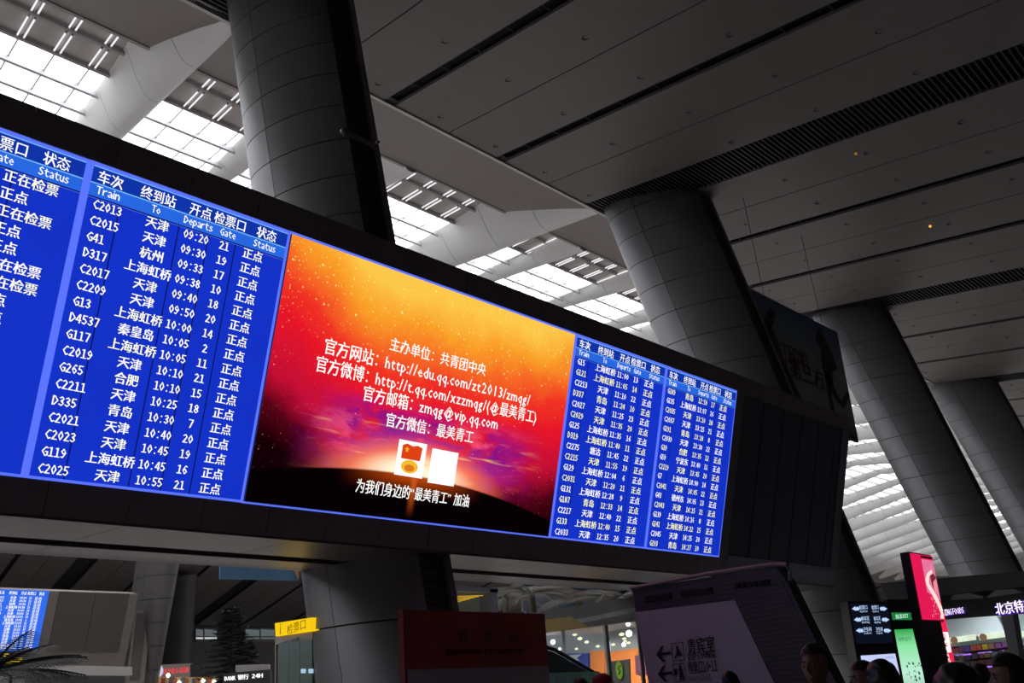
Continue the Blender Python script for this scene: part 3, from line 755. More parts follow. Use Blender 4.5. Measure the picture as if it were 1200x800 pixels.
# =================================================================== LEANING SERVICE TOTEM (lounge sign)
vo_ = at(740, 688, 12); VP_ = PM(vo_, CD)
def shade_mat(): return mat('totem_light', (0.50, 0.47, 0.48), 0.6)
tot = root('service_totem', tuple(np.array([VP_.p(850, 800)[0], VP_.p(850, 800)[1], 0])), 'slanting grey service totem with lounge and gate signs, in front of the second column', 'totem')
def ext(xt, yt, xb, yb):                       # continue an edge down to the floor
    A, B = VP_.p(xt, yt), VP_.p(xb, yb); t = A[2] / (A[2] - B[2]); return A + (B - A) * t
L0, L1 = VP_.p(740, 690), ext(740, 690, 760, 800)
R0, R1 = VP_.p(910, 664), ext(922, 681, 980, 800)
part('dark_body', M().prism([L0, R0, VP_.p(922, 681), R1, L1], -VP_.n * 0.10), mat('totem_dark', (0.085, 0.075, 0.08), 0.5, 0.2), tot)
W0, W1, W2 = VP_.p(744, 717, .012), VP_.p(861, 703, .012), None
Wr = VP_.p(907, 800, .012); t = (W1[2] - 0.05) / (W1[2] - Wr[2]); Wr = W1 + (Wr - W1) * t
Wl = VP_.p(760, 800, .012); t = (W0[2] - 0.05) / (W0[2] - Wl[2]); Wl = W0 + (Wl - W0) * t
# light face in three stacked sheets with fine joints
def lerp(a, b, t): return a + (b - a) * t
for t0, t1 in ((0, 0.36), (0.364, 0.7), (0.704, 1.0)):
    part('light_panel', M().prism([lerp(W0, Wl, t1), lerp(W1, Wr, t1), lerp(W1, Wr, t0), lerp(W0, Wl, t0)], -VP_.n * 0.02), shade_mat(), tot)
g = M(); 
for i in range(60):
    x0_ = VP_.p(741, 692); zt = L0[2] - 0.03 - i * 0.045
    if zt < 0.1: break
    tl_ = (L0[2] - zt) / (L0[2] - L1[2]); A = lerp(L0, L1, tl_); tr_ = (R0[2] - zt) / (R0[2] - R1[2]); B = lerp(VP_.p(916, 672), R1, max(0, tr_))
    g.box((A + B) / 2 + VP_.n * 0.004, np.linalg.norm((B - A)[:2]) * 0.96, 0.008, 0.012, ex=VP_.ex, ey=VP_.n)
part('ribs', g, mat('totem_rib', (0.12, 0.105, 0.11), 0.5), tot, kind='stuff')
m_vent = mat('vent_black', (0.004, 0.004, 0.005), .8)
for pts in (((755, 699), (785, 695), (786, 702), (757, 706)), ((797, 693), (833, 688), (834, 695), (799, 700))):
    part('vent_slot', slab(VP_, pts, 0.02, 0.02), m_vent, tot)
for i in range(6):
    xx = 860 + i * 7; part('vent_slot', slab(VP_, ((xx, 683.5 - i * .8), (xx + 4.5, 683 - i * .8), (xx + 6, 689 - i * .8), (xx + 1.5, 690 - i * .8)), 0.02, 0.02), m_vent, tot)
part('top_rail', M().tube([VP_.p(740, 689, .02), VP_.p(830, 672, .02), VP_.p(905, 661, .02), VP_.p(923, 661, .02), VP_.p(926, 672, .02), VP_.p(926, 680, .02)], 0.022, 8), mat('rail_steel', (0.22, 0.21, 0.21), .5, .3), tot, smooth=True)
m_ink = mat('black_ink', (0.008, 0.008, 0.009), .6)
ex = VP_.ex if VP_.ex.dot(RD) > 0 else -VP_.ex
def arrow(g, cx, cy, s=1.0):
    c = VP_.p(cx, cy, .022); P_ = lambda a, b: c + ex * a * s * 1.35 + UP * b * s
    g.add([P_(-.13, 0), P_(-.02, .10), P_(.035, .10), P_(-.05, .02), P_(.13, .02), P_(.13, -.02), P_(-.05, -.02), P_(.035, -.10), P_(-.02, -.10)], [(0, 8, 7, 6), (0, 6, 3), (0, 3, 2, 1), (3, 6, 5, 4)])
for ax, ay in ((777, 766), (779, 789)):
    g = M(); arrow(g, ax, ay, .8); part('arrow', g, m_ink, tot)
def picto(g, cx, cy, run):
    c = VP_.p(cx, cy, .022); P_ = lambda a, b: c + ex * a * 1.05 + UP * b * .72
    for (a0, a1, b0, b1) in ((-.11, .11, .118, .128), (-.11, .11, -.128, -.118), (-.11, -.10, -.128, .128), (.10, .11, -.128, .128)):
        g.add([P_(a0, b0), P_(a1, b0), P_(a1, b1), P_(a0, b1)], [(0, 1, 2, 3)])
    if not run:
        g.disc(P_(0.0, .06), .022, ex, UP, 12); g.add([P_(-.02, .035), P_(.03, .035), P_(.04, -.02), P_(-.03, -.02)], [(0, 1, 2, 3)])
        g.add([P_(-.06, -.06), P_(.07, -.06), P_(.05, -.02), P_(-.03, -.02)], [(0, 1, 2, 3)]); g.add([P_(-.07, -.09), P_(-.04, -.09), P_(-.03, -.04), P_(-.05, -.04)], [(0, 1, 2, 3)])
    else:
        g.disc(P_(.02, .085), .02, ex, UP, 12); g.add([P_(-.01, .06), P_(.06, .06), P_(.05, -.02), P_(0.0, -.02)], [(0, 1, 2, 3)])
        g.add([P_(0, -.02), P_(.03, -.02), P_(.02, -.11), P_(-.01, -.11)], [(0, 1, 2, 3)]); g.add([P_(.03, -.02), P_(.06, -.02), P_(.08, -.10), P_(.05, -.11)], [(0, 1, 2, 3)])
        g.add([P_(-.09, .06), P_(-.04, .06), P_(-.04, -.03), P_(-.09, -.03)], [(0, 1, 2, 3)])
for ax, ay, rn_ in ((794, 763.5, False), (796, 788, True)):
    g = M(); picto(g, ax, ay, rn_); part('pictogram', g, m_ink, tot)
part('sign_text', M().text('贵宾室', VP_.p(821, 756, .022), ex, UP, .17, width=.48, bold=.02), m_ink, tot)
part('sign_text', M().text('VIP LOUNGE', VP_.p(822, 768, .022), ex, UP, .085, width=.50, bold=.035), m_ink, tot)
part('sign_text', M().text('检票口10•11', VP_.p(823, 781, .022), ex, UP, .14, width=.50, bold=.015), m_ink, tot)
part('sign_text', M().text('Tickets 10•11', VP_.p(819, 794, .022), ex, UP, .07, width=.40, bold=.01), m_ink, tot)

# =================================================================== FAR DEPARTURE BOARD (left)
FL = math.radians(-9); FBU = np.array([0, -math.sin(-FL) , math.cos(FL)])
F0 = hit(40, 763, (0, 1, 0), (0, 46.8, 0)); F1 = hit(53, 692, (0, 1, 0), (0, 46.1, 0))
FBU = np.array([0, F1[1] - F0[1], F1[2] - F0[2]]); FBU /= np.linalg.norm(FBU); FBN = np.cross(XA, FBU)
if FBN[1] > 0: FBN = -FBN
def fpnt(u, v, w=0.0): return F0 + XA * u + FBU * v + FBN * w
def fuv(x, y):
    h = hit(x, y, FBN, F0) - F0; return h[0], h.dot(FBU)
far = root('far_departure_board', tuple(fpnt(-2, -.6)), 'distant departure board with a lit blue timetable and blank grey panel, seen lower left', 'departure board')
uR, vT = fuv(162, 696); uP, vP = fuv(155, 700); Ht = fuv(53, 692)[1]; kk = Ht / 3.42
part('housing', M().prism([fpnt(-8, -.75, -.03), fpnt(uR, -.75, -.03), fpnt(uR, vT, -.03), fpnt(-8, vT, -.03)], -FBN * .6), mat('far_board_frame', (.15, .125, .112), .6), far)
m_bp = mat('blank_panel', (0.062, 0.053, 0.048), .7)
uA, _ = fuv(56, 730); uB, _ = fuv(149, 730); 
for i in range(2):
    s0, s1 = uA + .25 + (uB - uA - .4) * i / 2, uA + .25 + (uB - uA - .4) * (i + 1) / 2
    part('blank_panel', M().prism([fpnt(s0 + .01, 0, .02), fpnt(s1 - .01, 0, .02), fpnt(s1 - .01, Ht, .02), fpnt(s0 + .01, Ht, .02)], -FBN * .05), m_bp, far)
e_blue_f = emit('led_blue_far', srgb(52, 110, 240), 1.0)
def far_table(u0, data):
    s = part('timetable_screen', rect(M(), fpnt, u0, u0 + 2.3, 0, Ht, .03, 0, .05), e_blue_f, far)
    part('header_bar', rect(M(), fpnt, u0 + .05, u0 + 2.25, Ht * .92, Ht * .98, .035), e_bar, s)
    g = M()
    for (cn, en, c) in HEAD: g.text(cn, fpnt(u0 + c * .84, Ht * .95, .04), XA, FBU, .16, width=len(cn) * .12, bold=.02)
    part('header_text', g, e_wh, s)
    for i, r in enumerate(data):
        v = Ht * (0.875 - i * 0.0515); g = M()
        for t, c, wch in ((r[0], .25, .06), (r[1], .9, .13), (r[2], 1.42, .06), (r[3], 1.8, .06), ('正点', 2.22, .16)):
            if t: g.text(t, fpnt(u0 + c * .84, v, .04), XA, FBU, .135, width=wch * len(t), bold=.03)
        part('timetable_row', g, e_wh, s)
far_table(-2.18 + 0.0, T2); far_table(-4.55, T3)
# narrow frame beside the far board
FP = PM((0, 47.0, 0), XA)
fr_ = root('narrow_panel_frame', tuple(FP.p(160, 790)), 'narrow blank framed panel beside the far departure board', 'panel')
part('frame', slab(FP, ((158, 714), (177, 716), (169, 800), (148, 800)), .3), MATS['far_board_frame'], fr_)
part('blank_panel', slab(FP, ((161, 718), (172, 719), (164, 796), (152, 796)), .05, .03), m_bp, fr_)

# =================================================================== FAR LEFT: canopy, shop signs, trees, end windows
KP = PM(at(90, 785, 40), XA)
kio = root('kiosk', tuple(np.array([*KP.p(90, 800)[:2], 0])), 'white topped kiosk below the far departure board', 'kiosk')
part('roof_slab', slab(KP, ((28, 778), (155, 781), (155, 791), (40, 791)), 3.0), mat('canopy_white', (.42, .40, .39), .5), kio)
z0 = KP.p(90, 791)[2]; A = KP.p(36, 791); B = KP.p(153, 791)
part('kiosk_wall', M().prism([np.array([A[0], A[1] + .4, 0]), np.array([B[0], B[1] + .4, 0]), np.array([B[0], B[1] + .4, z0]), np.array([A[0], A[1] + .4, z0])], (0, 2.3, 0)), mat('kiosk_wall', (.10, .10, .095), .6), kio)

SP = PM(at(200, 785, 52), RD)
shp = root('red_letter_shop', tuple(np.array([*SP.p(220, 800)[:2], 0])), 'small far shop with a grey sign box lettered in red', 'shop')
ex2 = SP.ex if SP.ex.dot(RD) > 0 else -SP.ex
part('sign_box', slab(SP, ((180, 779), (223, 777), (223, 793), (180, 793)), .4, .1), emit('grey_sign_glow', srgb(96, 88, 84)), shp)
part('sign_text', M().text('US POLO ASSN', SP.p(206, 785.5, .12), ex2, UP, .36, width=1.25, bold=.03), emit('sign_red', srgb(250, 50, 70), 1.2), shp)
part('sign_logo', M().disc(SP.p(186.5, 786, .13), .28, ex2, UP, 18, rx=.2), emit('logo_white', srgb(200, 205, 235)), shp)
part('dark_fascia', slab(SP, ((223, 778), (264, 776), (264, 793), (223, 793)), .4, .1), m_black, shp)
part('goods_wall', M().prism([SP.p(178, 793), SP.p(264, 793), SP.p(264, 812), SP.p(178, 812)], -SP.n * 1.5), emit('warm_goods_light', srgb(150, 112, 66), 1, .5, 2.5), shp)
g = M(); colr = [mat('goods_a', (.4, .1, .05)), mat('goods_b', (.5, .4, .2)), mat('goods_c', (.1, .1, .12))]
goods = []
for i in range(16):
    c = SP.p(192 + i * 4.5, 798, .35); h = random.uniform(.25, .5)
    thing('goods_box', M().box(c, .22, .2, h, ex=ex2, ey=SP.n), colr[i % 3], 'small %s packet on the warm lit far shop shelf, %s from the left' % (('red', 'tan', 'black')[i % 3], ORD[i]), 'goods', 'goods in the far shop')
for i, (x, y) in enumerate(((197, 791), (210, 800), (238, 797), (251, 799))): thing('spotlight', M().ball(SP.p(x, y, .5), .10, 8), emit('spot_warm', (1, .85, .6), 4), 'tiny warm spotlight over the far shop goods, %s from the left' % ORD[i], 'light', 'spotlights of the far shop')
DP = PM(at(288, 790, 44), RD); ex3 = DP.ex if DP.ex.dot(RD) > 0 else -DP.ex
ds = root('black_shop_sign', tuple(DP.p(290, 800)), 'black sign box with three white glowing words, left of the gate kiosk', 'sign')
part('sign_box', slab(DP, ((261, 789), (316, 784), (317, 812), (262, 812)), .4), m_black, ds)
for t, x, y, wd in (('BANK', 269.5, 794.5, .46), ('银行', 285, 793, .46), ('24H', 301.5, 791.5, .46)): part('sign_text', M().text(t, DP.p(x, y, .02), ex3, UP, .22, width=wd, bold=.05), emit('sign_white', (1, 1, 1), 1.4), ds)
part('upper_shelf', slab(DP, ((276, 779), (315, 778), (315, 785), (276, 787)), .3, -.5), m_grey, ds)
# end wall windows and ribbed wall
WP = PM((0, YF - 0.25, 0), XA)
for i, (xa, xb) in enumerate(((188, 198), (219, 226), (230, 238), (240, 254), (288, 304), (306, 322))):
    nm = 'window_%d' % (i + 1)
    wr = root(nm, tuple(WP.p((xa + xb) / 2, 757)), None, None, kind='structure')
    part('window_frame', slab(WP, ((xa - 1, 735), (xb + 1, 736), (xb + 1, 756), (xa - 1, 756)), .2, .1), m_grey, wr)
    part('pane', slab(WP, ((xa, 737), (xb, 738), (xb, 745), (xa, 745)), .03, .14), emit('dusk_window', srgb(88, 96, 98)), wr)
    part('pane', slab(WP, ((xa, 746.5), (xb, 746.5), (xb, 748.5), (xa, 748.5)), .03, .14), emit('bright_window', srgb(200, 205, 205)) if i < 4 else emit('dusk_window', srgb(88, 96, 98)), wr)
SW = PM((0, 94, 0), XA)
rw = root('trim_2', tuple(np.array([*SW.p(270, 790)[:2], 0])), None, None, kind='structure')
for i in range(9):
    z1 = SW.p(200, 752)[2] - i * 1.05
    if z1 < 1: break
    part('siding_board', M().b6(SW.p(150, 760)[0], SW.p(352, 760)[0], 94, 94.3, max(0, z1 - 1.0), z1), m_siding, rw)

def conifer(c, h, label, r=2.1):
    o = root('conifer_tree', (c[0], c[1], 0), label, 'tree')
    part('trunk', M().tube([(c[0], c[1], 0), (c[0] + .05, c[1], h * .5), (c[0], c[1], h * .98)], [.14, .1, .03], 8), mat('bark', (.05, .04, .03), .9), o, smooth=True)
    part('pot', M().tube([(c[0], c[1], 0), (c[0], c[1], .6)], [.45, .6], 14), m_grey, o)
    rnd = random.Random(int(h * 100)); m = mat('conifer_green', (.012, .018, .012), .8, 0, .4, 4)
    n = 90
    for i in range(n):
        t = i / n; z = h * (.25 + .73 * t); L = r * (1 - t) ** .7 * rnd.uniform(.7, 1.1) + .15; a = i * 2.4
        d = np.array([math.cos(a), math.sin(a), 0]); g = M(); p0 = np.array([c[0], c[1], z]); p1 = p0 + d * L + np.array([0, 0, -.12 * L + .1])
        g.tube([p0, p1], [.02, .008], 4)
        for k in range(10):
            q = p0 + (p1 - p0) * (.15 + .085 * k)
            for s in (-1, 1):
                sd = np.cross(d, UP) * s; e = q + sd * .40 * (1.1 - k * .05) + d * .16 + UP * rnd.uniform(-.06, .10)
                g.add([q - UP * .02, e, q + UP * .05 + d * .06], [(0, 1, 2)]); g.add([q, e + UP * .06, q + d * .08], [(0, 1, 2)])
        part('branch', g, m, o)
    return o
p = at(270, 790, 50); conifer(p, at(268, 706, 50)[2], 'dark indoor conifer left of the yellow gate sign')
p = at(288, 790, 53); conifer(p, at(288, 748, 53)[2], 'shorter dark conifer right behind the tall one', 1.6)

def palm(c, h, n, L, label, drop=.6, name='palm_tree', seed=1, up=.5, wid=.10, col=(.03, .04, .02), potted=True):
    o = root(name, (c[0], c[1], 0), label, 'palm'); rnd = random.Random(seed); c = np.array([c[0], c[1], 0.0])
    part('trunk', M().tube([c, c + UP * h * .5 + np.array([.06, 0, 0]), c + UP * h], [.16, .12, .10], 10), mat('palm_bark', (.10, .075, .05), .9, 0, .3, 14, .4), o, smooth=True)
    if potted: part('pot', M().tube([c, c + UP * .5], [.34, .44], 16), m_grey, o, smooth=True)
    m = mat('palm_leaf_%s' % seed, col, .6, 0, .3, 5)
    for i in range(n):
        a = i * 2.399 + rnd.uniform(-.2, .2); el = up * rnd.uniform(.2, 1.5)
        d = np.array([math.cos(a), math.sin(a), 0]); pts = []
        for k in range(9):
            t = k / 8; pts.append(c + UP * h + d * L * t * math.cos(el * (1 - t)) + UP * (L * (math.sin(el) * t - drop * t * t)))
        g = M().tube(pts, [.016 * (1 - k / 9) + .004 for k in range(9)], 4)
        sd = np.cross(d, UP)
        for k in range(1, 24):
            t = k / 24; f_ = t * 8; i0 = min(7, int(f_)); q = pts[i0] + (pts[i0 + 1] - pts[i0]) * (f_ - i0); tg = pts[i0 + 1] - pts[i0]; tg /= np.linalg.norm(tg)
            ll = L * .30 * math.sin(math.pi * (t * .85 + .12)) + .05
            for s in (-1, 1):
                e = q + (sd * s * .8 + tg * .75) * ll - UP * ll * .35
                g.add([q - tg * wid * .12, q + tg * wid * .22, e], [(0, 1, 2)])
        part('frond', g, m, o)
    return o
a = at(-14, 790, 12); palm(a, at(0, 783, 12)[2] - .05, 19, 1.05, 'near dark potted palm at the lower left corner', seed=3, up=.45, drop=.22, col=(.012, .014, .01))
for px, top, d, lab, sd in ((596, 700, 37, 'palm behind the grey window box, under the board', 5), (628, 694, 32, 'palm left of the mural, under the departure board', 11), (683, 700, 36.5, 'palm in the middle above the shop band', 6), (728, 702, 31, 'palm above the shop band, next to the slanting totem', 8)):
    a = at(px, 760, d); palm(a, at(px, top, d)[2], 16, 1.6, lab, seed=sd, up=.5, drop=.5, col=(.11, .10, .075))
a = at(1103, 760, 36); palm(a, at(1104, 692, 36)[2], 12, .8, 'palm top behind the tall pink lightbox', seed=9, up=.7, col=(.02, .022, .02))
NP_ = PM(at(15, 772, 20), RD); yn = root('yellow_notice', (NP_.p(14, 780)[0], NP_.p(14, 780)[1], 0), 'small yellow notice behind the palm fronds, lower left', 'sign')
part('notice_plate', slab(NP_, ((5, 766), (26, 763), (24, 776), (2, 779)), .05), emit('notice_yellow', srgb(236, 196, 16)), yn)
part('post', M().tube([NP_.p(14, 776, -.04), down_(NP_.p(14, 776, -.04))], .03, 8), m_slat, yn)

# blue hanging banners
for px, d, lab, txt in ((((258, 657), (352, 660), (350, 680), (258, 678)), 40, 'long blue banner hanging left of the first column under the board', 0),):
    BP_ = PM(at(px[0][0], px[0][1], d), XA)
    ob = root('blue_banner', tuple(BP_.p(300, 679)), lab, 'banner')
    part('banner_sheet', slab(BP_, px, .06), mat('banner_blue', (.06, .15, .26), .6, 0, .3, 1.2), ob)
    part('banner_tip', slab(BP_, ((342, 664), (350, 661), (350, 679), (346, 672)), .02, .03), mat('banner_orange', (.45, .22, .1), .6), ob)
    part('hanging_wire', M().tube([BP_.p(262, 657), BP_.p(262, 657) + UP * (zsky(34) - BP_.p(262, 657)[2] - .1)], .015, 5), m_slat, ob)
    part('hanging_wire', M().tube([BP_.p(340, 659), BP_.p(340, 659) + UP * (zsky(34) - BP_.p(340, 659)[2] - .1)], .015, 5), m_slat, ob)

# =================================================================== YELLOW GATE SIGN ON GLASS BOX
GP = PM(at(322, 745, 18), CD); ex4 = GP.ex if GP.ex.dot(RD) > 0 else -GP.ex
gt = root('gate_kiosk', tuple(np.array([*GP.p(345, 800)[:2], 0])), 'glazed gate kiosk topped by a yellow sign, left of the first column', 'kiosk')
part('sign_box', slab(GP, ((322, 730), (364, 723.5), (364, 739.5), (323, 745.5)), .3, .05), emit('gate_yellow', srgb(250, 205, 20), 1, .08, 2), gt, label='glowing yellow sign box')
part('sign_text', M().text('检票口', GP.p(347, 734.5, .07), ex4, UP, .17, width=1.15, bold=.01), emit('gate_brown', srgb(130, 92, 10)), gt)
g = M(); c = GP.p(328.5, 737, .07); g.disc(c + UP * .07, .022, ex4, UP, 10); g.add([c + ex4 * -.035 - UP * .08, c + ex4 * .035 - UP * .08, c + ex4 * .02 + UP * .04, c - ex4 * .02 + UP * .04], [(0, 1, 2, 3)])
part('pictogram', g, MATS['gate_brown'], gt)
m_fr = mat('kiosk_frame', (.34, .30, .29), .5)
def down(p): return np.array([p[0], p[1], 0.0])
A, B = GP.p(322, 746), GP.p(366, 740); zt = A[2]
part('header', M().prism([GP.p(322, 745.5), GP.p(366, 739.5), GP.p(366, 749), GP.p(323, 755)], -GP.n * .25), m_fr, gt)
part('post', M().prism([down(A), down(A) + ex4 * .07, A + ex4 * .07, A], -GP.n * .12), m_fr, gt)
gl = GP.p(326, 754); gr = GP.p(366, 749)
m_gk = mat('greenish_glass_wall', (.16, .22, .19), .25)
for i in range(3):
    s0, s1 = lerp(gl, gr, i / 3), lerp(gl, gr, (i + 1) / 3 - .01)
    part('glass_panel', M().prism([down(s0), down(s1), np.array([s1[0], s1[1], gl[2]]), np.array([s0[0], s0[1], gl[2]])], -GP.n * .03), m_gk, gt)
for x, y in ((355, 786), (364, 786)):
    g = M().prism([GP.p(x - 2.5, y - 2.5, .01), GP.p(x + 2.5, y - 2.5, .01), GP.p(x + 2.5, y + 2.5, .01), GP.p(x - 2.5, y + 2.5, .01)], -GP.n * .01)
    part('small_screen', g, emit('small_screen_glow', srgb(170, 200, 225)), gt)

# =================================================================== MIDDLE: shop front, window box, mural
QP = PM(at(640, 740, 25), CD); ex5 = QP.ex if QP.ex.dot(RD) > 0 else -QP.ex
shop = root('coffee_shop', tuple(np.array([*QP.p(690, 800)[:2], 0])), 'glass fronted shop with orange walls and downlights between the red sign and the totem', 'shop')
def q5(x, y, off=0): return QP.p(x, y, off)
part('fascia', M().prism([q5(600, 722), q5(760, 696), q5(760, 725.5), q5(600, 745.5)], -QP.n * .3), mat('fascia_dark', (.035, .032, .028), .5), shop)
part('fascia_stripe', M().prism([q5(600, 731, .01), q5(668, 722, .01), q5(690, 734.5, .01), q5(600, 745.5, .01)], -QP.n * .008), mat('fascia_amber', (.16, .10, .01), .5), shop)
BK = QP.back(2.6)
A = QP.p(600, 745); B = QP.p(752, 726); zc = min(A[2], B[2]) + .05
A2, B2 = BK.p(600, 745), BK.p(770, 745)
m_sc = mat('shop_ceiling', (.42, .42, .46), .6)
part('shop_ceiling', M().prism([np.array([*A[:2], zc + .12]), np.array([*B[:2], zc + .12]), np.array([*(B[:2] - QP.n[:2] * 2.6), zc + .12]), np.array([*(A[:2] - QP.n[:2] * 2.6), zc + .12])], (0, 0, .1)), m_sc, shop)
m_or = mat('orange_wall', (.75, .21, .045), .6); m_gy = mat('shop_grey_wall', (.36, .36, .40), .6)
def bk(pts, m, name, off=0.0, th=.05, lab=None): return part(name, M().prism([BK.p(x, y, off) for x, y in pts], -BK.n * th), m, shop, label=lab)
bk(((600, 742), (775, 728), (775, 840), (600, 840)), m_gy, 'back_wall', -.05)
bk(((692, 763), (708, 762), (708, 840), (692, 840)), m_or, 'orange_panel')
bk(((709, 765), (760, 757), (762, 840), (710, 840)), m_or, 'orange_panel')
bk(((655, 766), (689, 765), (691, 840), (660, 840)), mat('poster_blue', (.04, .06, .32), .5, 0, .9, 1.5), 'wall_poster', .03, .03, 'blue and white wall poster')
g = M().add([BK.p(x, y, .07) for x, y in ((664, 768), (682, 766), (676, 771), (680, 774), (672, 773), (668, 777))], [tuple(range(6))]); part('poster_shape', g, mat('poster_white', (.5, .5, .62), .5), shop)
bk(((714, 775), (737, 772), (739, 840), (716, 840)), mat('door_dark', (.03, .03, .035), .4), 'dark_door', .04, .04)
bk(((744, 768), (760, 766), (760, 790), (745, 790)), mat('maroon', (.13, .03, .07), .5), 'maroon_panel', .04, .04)
g = M().disc(BK.p(725.5, 785, .10), .22, ex5, UP, 24, rx=.17); part('round_sign', g, emit('round_green', srgb(128, 160, 60), .8), shop, label='round green door emblem')
g = M().tube([BK.p(727, 780, .12), BK.p(724, 783, .12), BK.p(727, 786, .12), BK.p(725, 790, .12)], .02, 5); part('round_sign_mark', g, m_black, shop)
bk(((675, 736), (700, 734), (700, 741), (665, 743)), emit('menu_amber', srgb(140, 100, 30)), 'menu_board', .3, .04)
g = M().text('H', BK.p(713, 757, .5), ex5, UP, .3, bold=.04)
part('neon_letter', g, emit('neon_blue', srgb(190, 210, 255), 1.5), shop)
for i, (x, y, r) in enumerate(((673, 743, .11), (675, 760, .07), (679, 748, .11), (687, 752, .10), (700, 757, .08), (718, 755, .08), (728, 743, .11), (731, 748, .08), (732, 751, .07), (736, 753, .08))):
    c = BK.p(x, y, .9); thing('downlight', M().disc(c, r * .32, ex5, UP, 12, rx=r * 1.0).disc(c - BK.n * .02, r * .36, ex5, UP, 12, rx=r * 1.05), emit('downlight_warm', (1, .86, .6), 1.6), 'small oval ceiling downlight inside the orange shop, %s from the left' % ORD[i], 'light', 'downlights in the orange shop')
for x, y, r, ll in ((737, 742, .07, 'largest round spot lamp at the right of the orange shop'), (731, 755, .045, 'round spot lamp right above the orange wall'), (648, 752, .06, 'bright round spot lamp at the left end of the orange shop'), (648, 742, .04, 'small spot lamp high at the left end of the orange shop'), (736, 731, .045, 'small spot lamp near the shop fascia, right side'), (656, 760, .03, 'tiny spot lamp just over the escalator rail')):
    thing('spot_lamp', M().ball(BK.p(x, y, 1.2), r, 12), emit('spot_cool', (.95, .93, 1), 14), ll, 'light', 'spot lamps in the orange shop', smooth=True)
for x, wd in ((706, .10), (657, .035), (745, .05)):
    a = q5(x, 735); part('window_mullion', M().prism([down(a), down(a) + ex5 * wd, np.array([*(a + ex5 * wd)[:2], zc + .1]), np.array([*a[:2], zc + .1])], -QP.n * .08), mat('mullion_grey', (.25, .26, .27), .5), shop)
for x0_, x1_ in ((600, 656), (659, 705), (710, 744)):
    a, b = q5(x0_, 745), q5(x1_, 735); part('glass_pane', M().prism([down(a), down(b), np.array([*b[:2], zc]), np.array([*a[:2], zc])], -QP.n * .012), m_glass, shop)
# slanted glass escalator side
EP = PM(at(660, 780, 19), XA)
es = root('escalator', tuple(np.array([*EP.p(660, 800)[:2], 0])), 'escalator with slanting green glass side, beside the red information sign', 'escalator')
P0, P1 = EP.p(636, 757), EP.p(650, 761); P2 = EP.p(712, 797)
sl = (P2 - P1) / np.linalg.norm(P2 - P1); P3 = P1 + sl * ((P1[2]) / -sl[2])
part('handrail', M().tube([EP.p(630, 756), P0, P1, P3], .035, 8), m_black, es, smooth=True)
part('glass_side', M().prism([P1 - UP * .05, P3, np.array([P1[0], P1[1], 0]), np.array([P0[0] - .6, P0[1], 0]), np.array([P0[0] - .6, P0[1], P0[2] - .05]), P0 - UP * .04], (0, .02, 0)), mat('teal_glass', (.10, .15, .14), .1, 0, .3, 1.5), es)
part('metal_skirt', M().prism([EP.p(640, 788, .05), EP.p(700, 786, .05), EP.p(720, 800, .05), EP.p(640, 800, .05)], (0, .6, 0)), mat('skirt_steel', (.35, .45, .42), .25, .7, .5, 9), es)
# grey framed window box above
NP = PM(at(560, 700, 23), XA)
wb = root('window_box', tuple(np.array([*NP.p(560, 716)[:2], 0])), 'pale framed lit window unit under the board, right of the first column', 'window unit')
m_lil = mat('lilac_frame', (.30, .32, .40), .5)
part('frame', slab(NP, ((530, 686), (584, 689), (584, 694), (530, 692)), .4), m_lil, wb)
part('frame', slab(NP, ((574, 690), (583, 690), (585, 800), (577, 800)), .4), m_lil, wb)
part('frame', slab(NP, ((530, 690), (536, 690), (536, 800), (530, 800)), .4), m_lil, wb)
part('lit_pane', slab(NP, ((533, 692), (576, 694), (579, 800), (533, 800)), .05, -.3), emit('dim_room', srgb(52, 52, 46), 1, .3, 1.5), wb)
for i in range(4): part('yellow_slat', slab(NP, ((536, 698 + i * 2.1), (566 - i * 5, 697 + i * 1.2), (566 - i * 5, 698 + i * 1.2), (536, 699.2 + i * 2.1)), .02, -.2), emit('slat_yellow', srgb(190, 150, 40)), wb)
MP = PM(at(640, 695, 40), XA)
mu = root('mural_banner', tuple(MP.p(660, 712)), 'blue and orange mural banner behind the palms under the board', 'banner')
part('banner_sheet', slab(MP, ((614, 686), (700, 690), (700, 716), (614, 716)), .05), mat('mural_blue', (.12, .24, .42), .6, 0, .35, .8), mu)
part('orange_cloud', slab(MP, ((640, 691), (664, 689), (696, 694), (690, 702), (664, 700), (646, 697)), .02, .03), mat('mural_orange', (.52, .26, .13), .6, 0, .3, 1), mu)
part('blue_post', slab(MP, ((612, 694), (617, 694), (619, 716), (613, 716)), .05, .1), mat('pale_blue', (.25, .35, .5), .5), mu)
for px in (616, 697):
    part('post', M().tube([MP.p(px, 715, -.06), down_(MP.p(px, 715, -.06))], .05, 8), MATS['pale_blue'], mu)

# =================================================================== RIGHT: direction board, posters, pink lightbox, souvenir shop
AP = PM(at(1018, 730, 20), RD); ex6 = AP.ex if AP.ex.dot(RD) > 0 else -AP.ex
dpn = root('direction_pillar', tuple(np.array([*AP.p(1025, 800)[:2], 0])), 'black pillar with white gate directions above a pale lit poster', 'direction board')
A, B = AP.p(993, 705), AP.p(1042, 706)
def px_down(pm, x, y, th_pt): return None
Ab, Bb = AP.p(1012, 800), AP.p(1063, 800)
part('pillar_body', M().prism([down(AP.p(1005, 780)), down(AP.p(1056, 780)), AP.p(1042, 705), AP.p(993, 704)], -AP.n * .5), m_black, dpn)
part('screen', slab(AP, ((996, 707), (1040, 708), (1047, 753), (1004, 754)), .03, .02), emit('direction_dark', srgb(12, 16, 30)), dpn)
e_dw = emit('direction_white', srgb(190, 215, 255))
rowsd = (('检票口', '8-13'), ('候车区', '1-7'), ('贵宾室', '出口'))
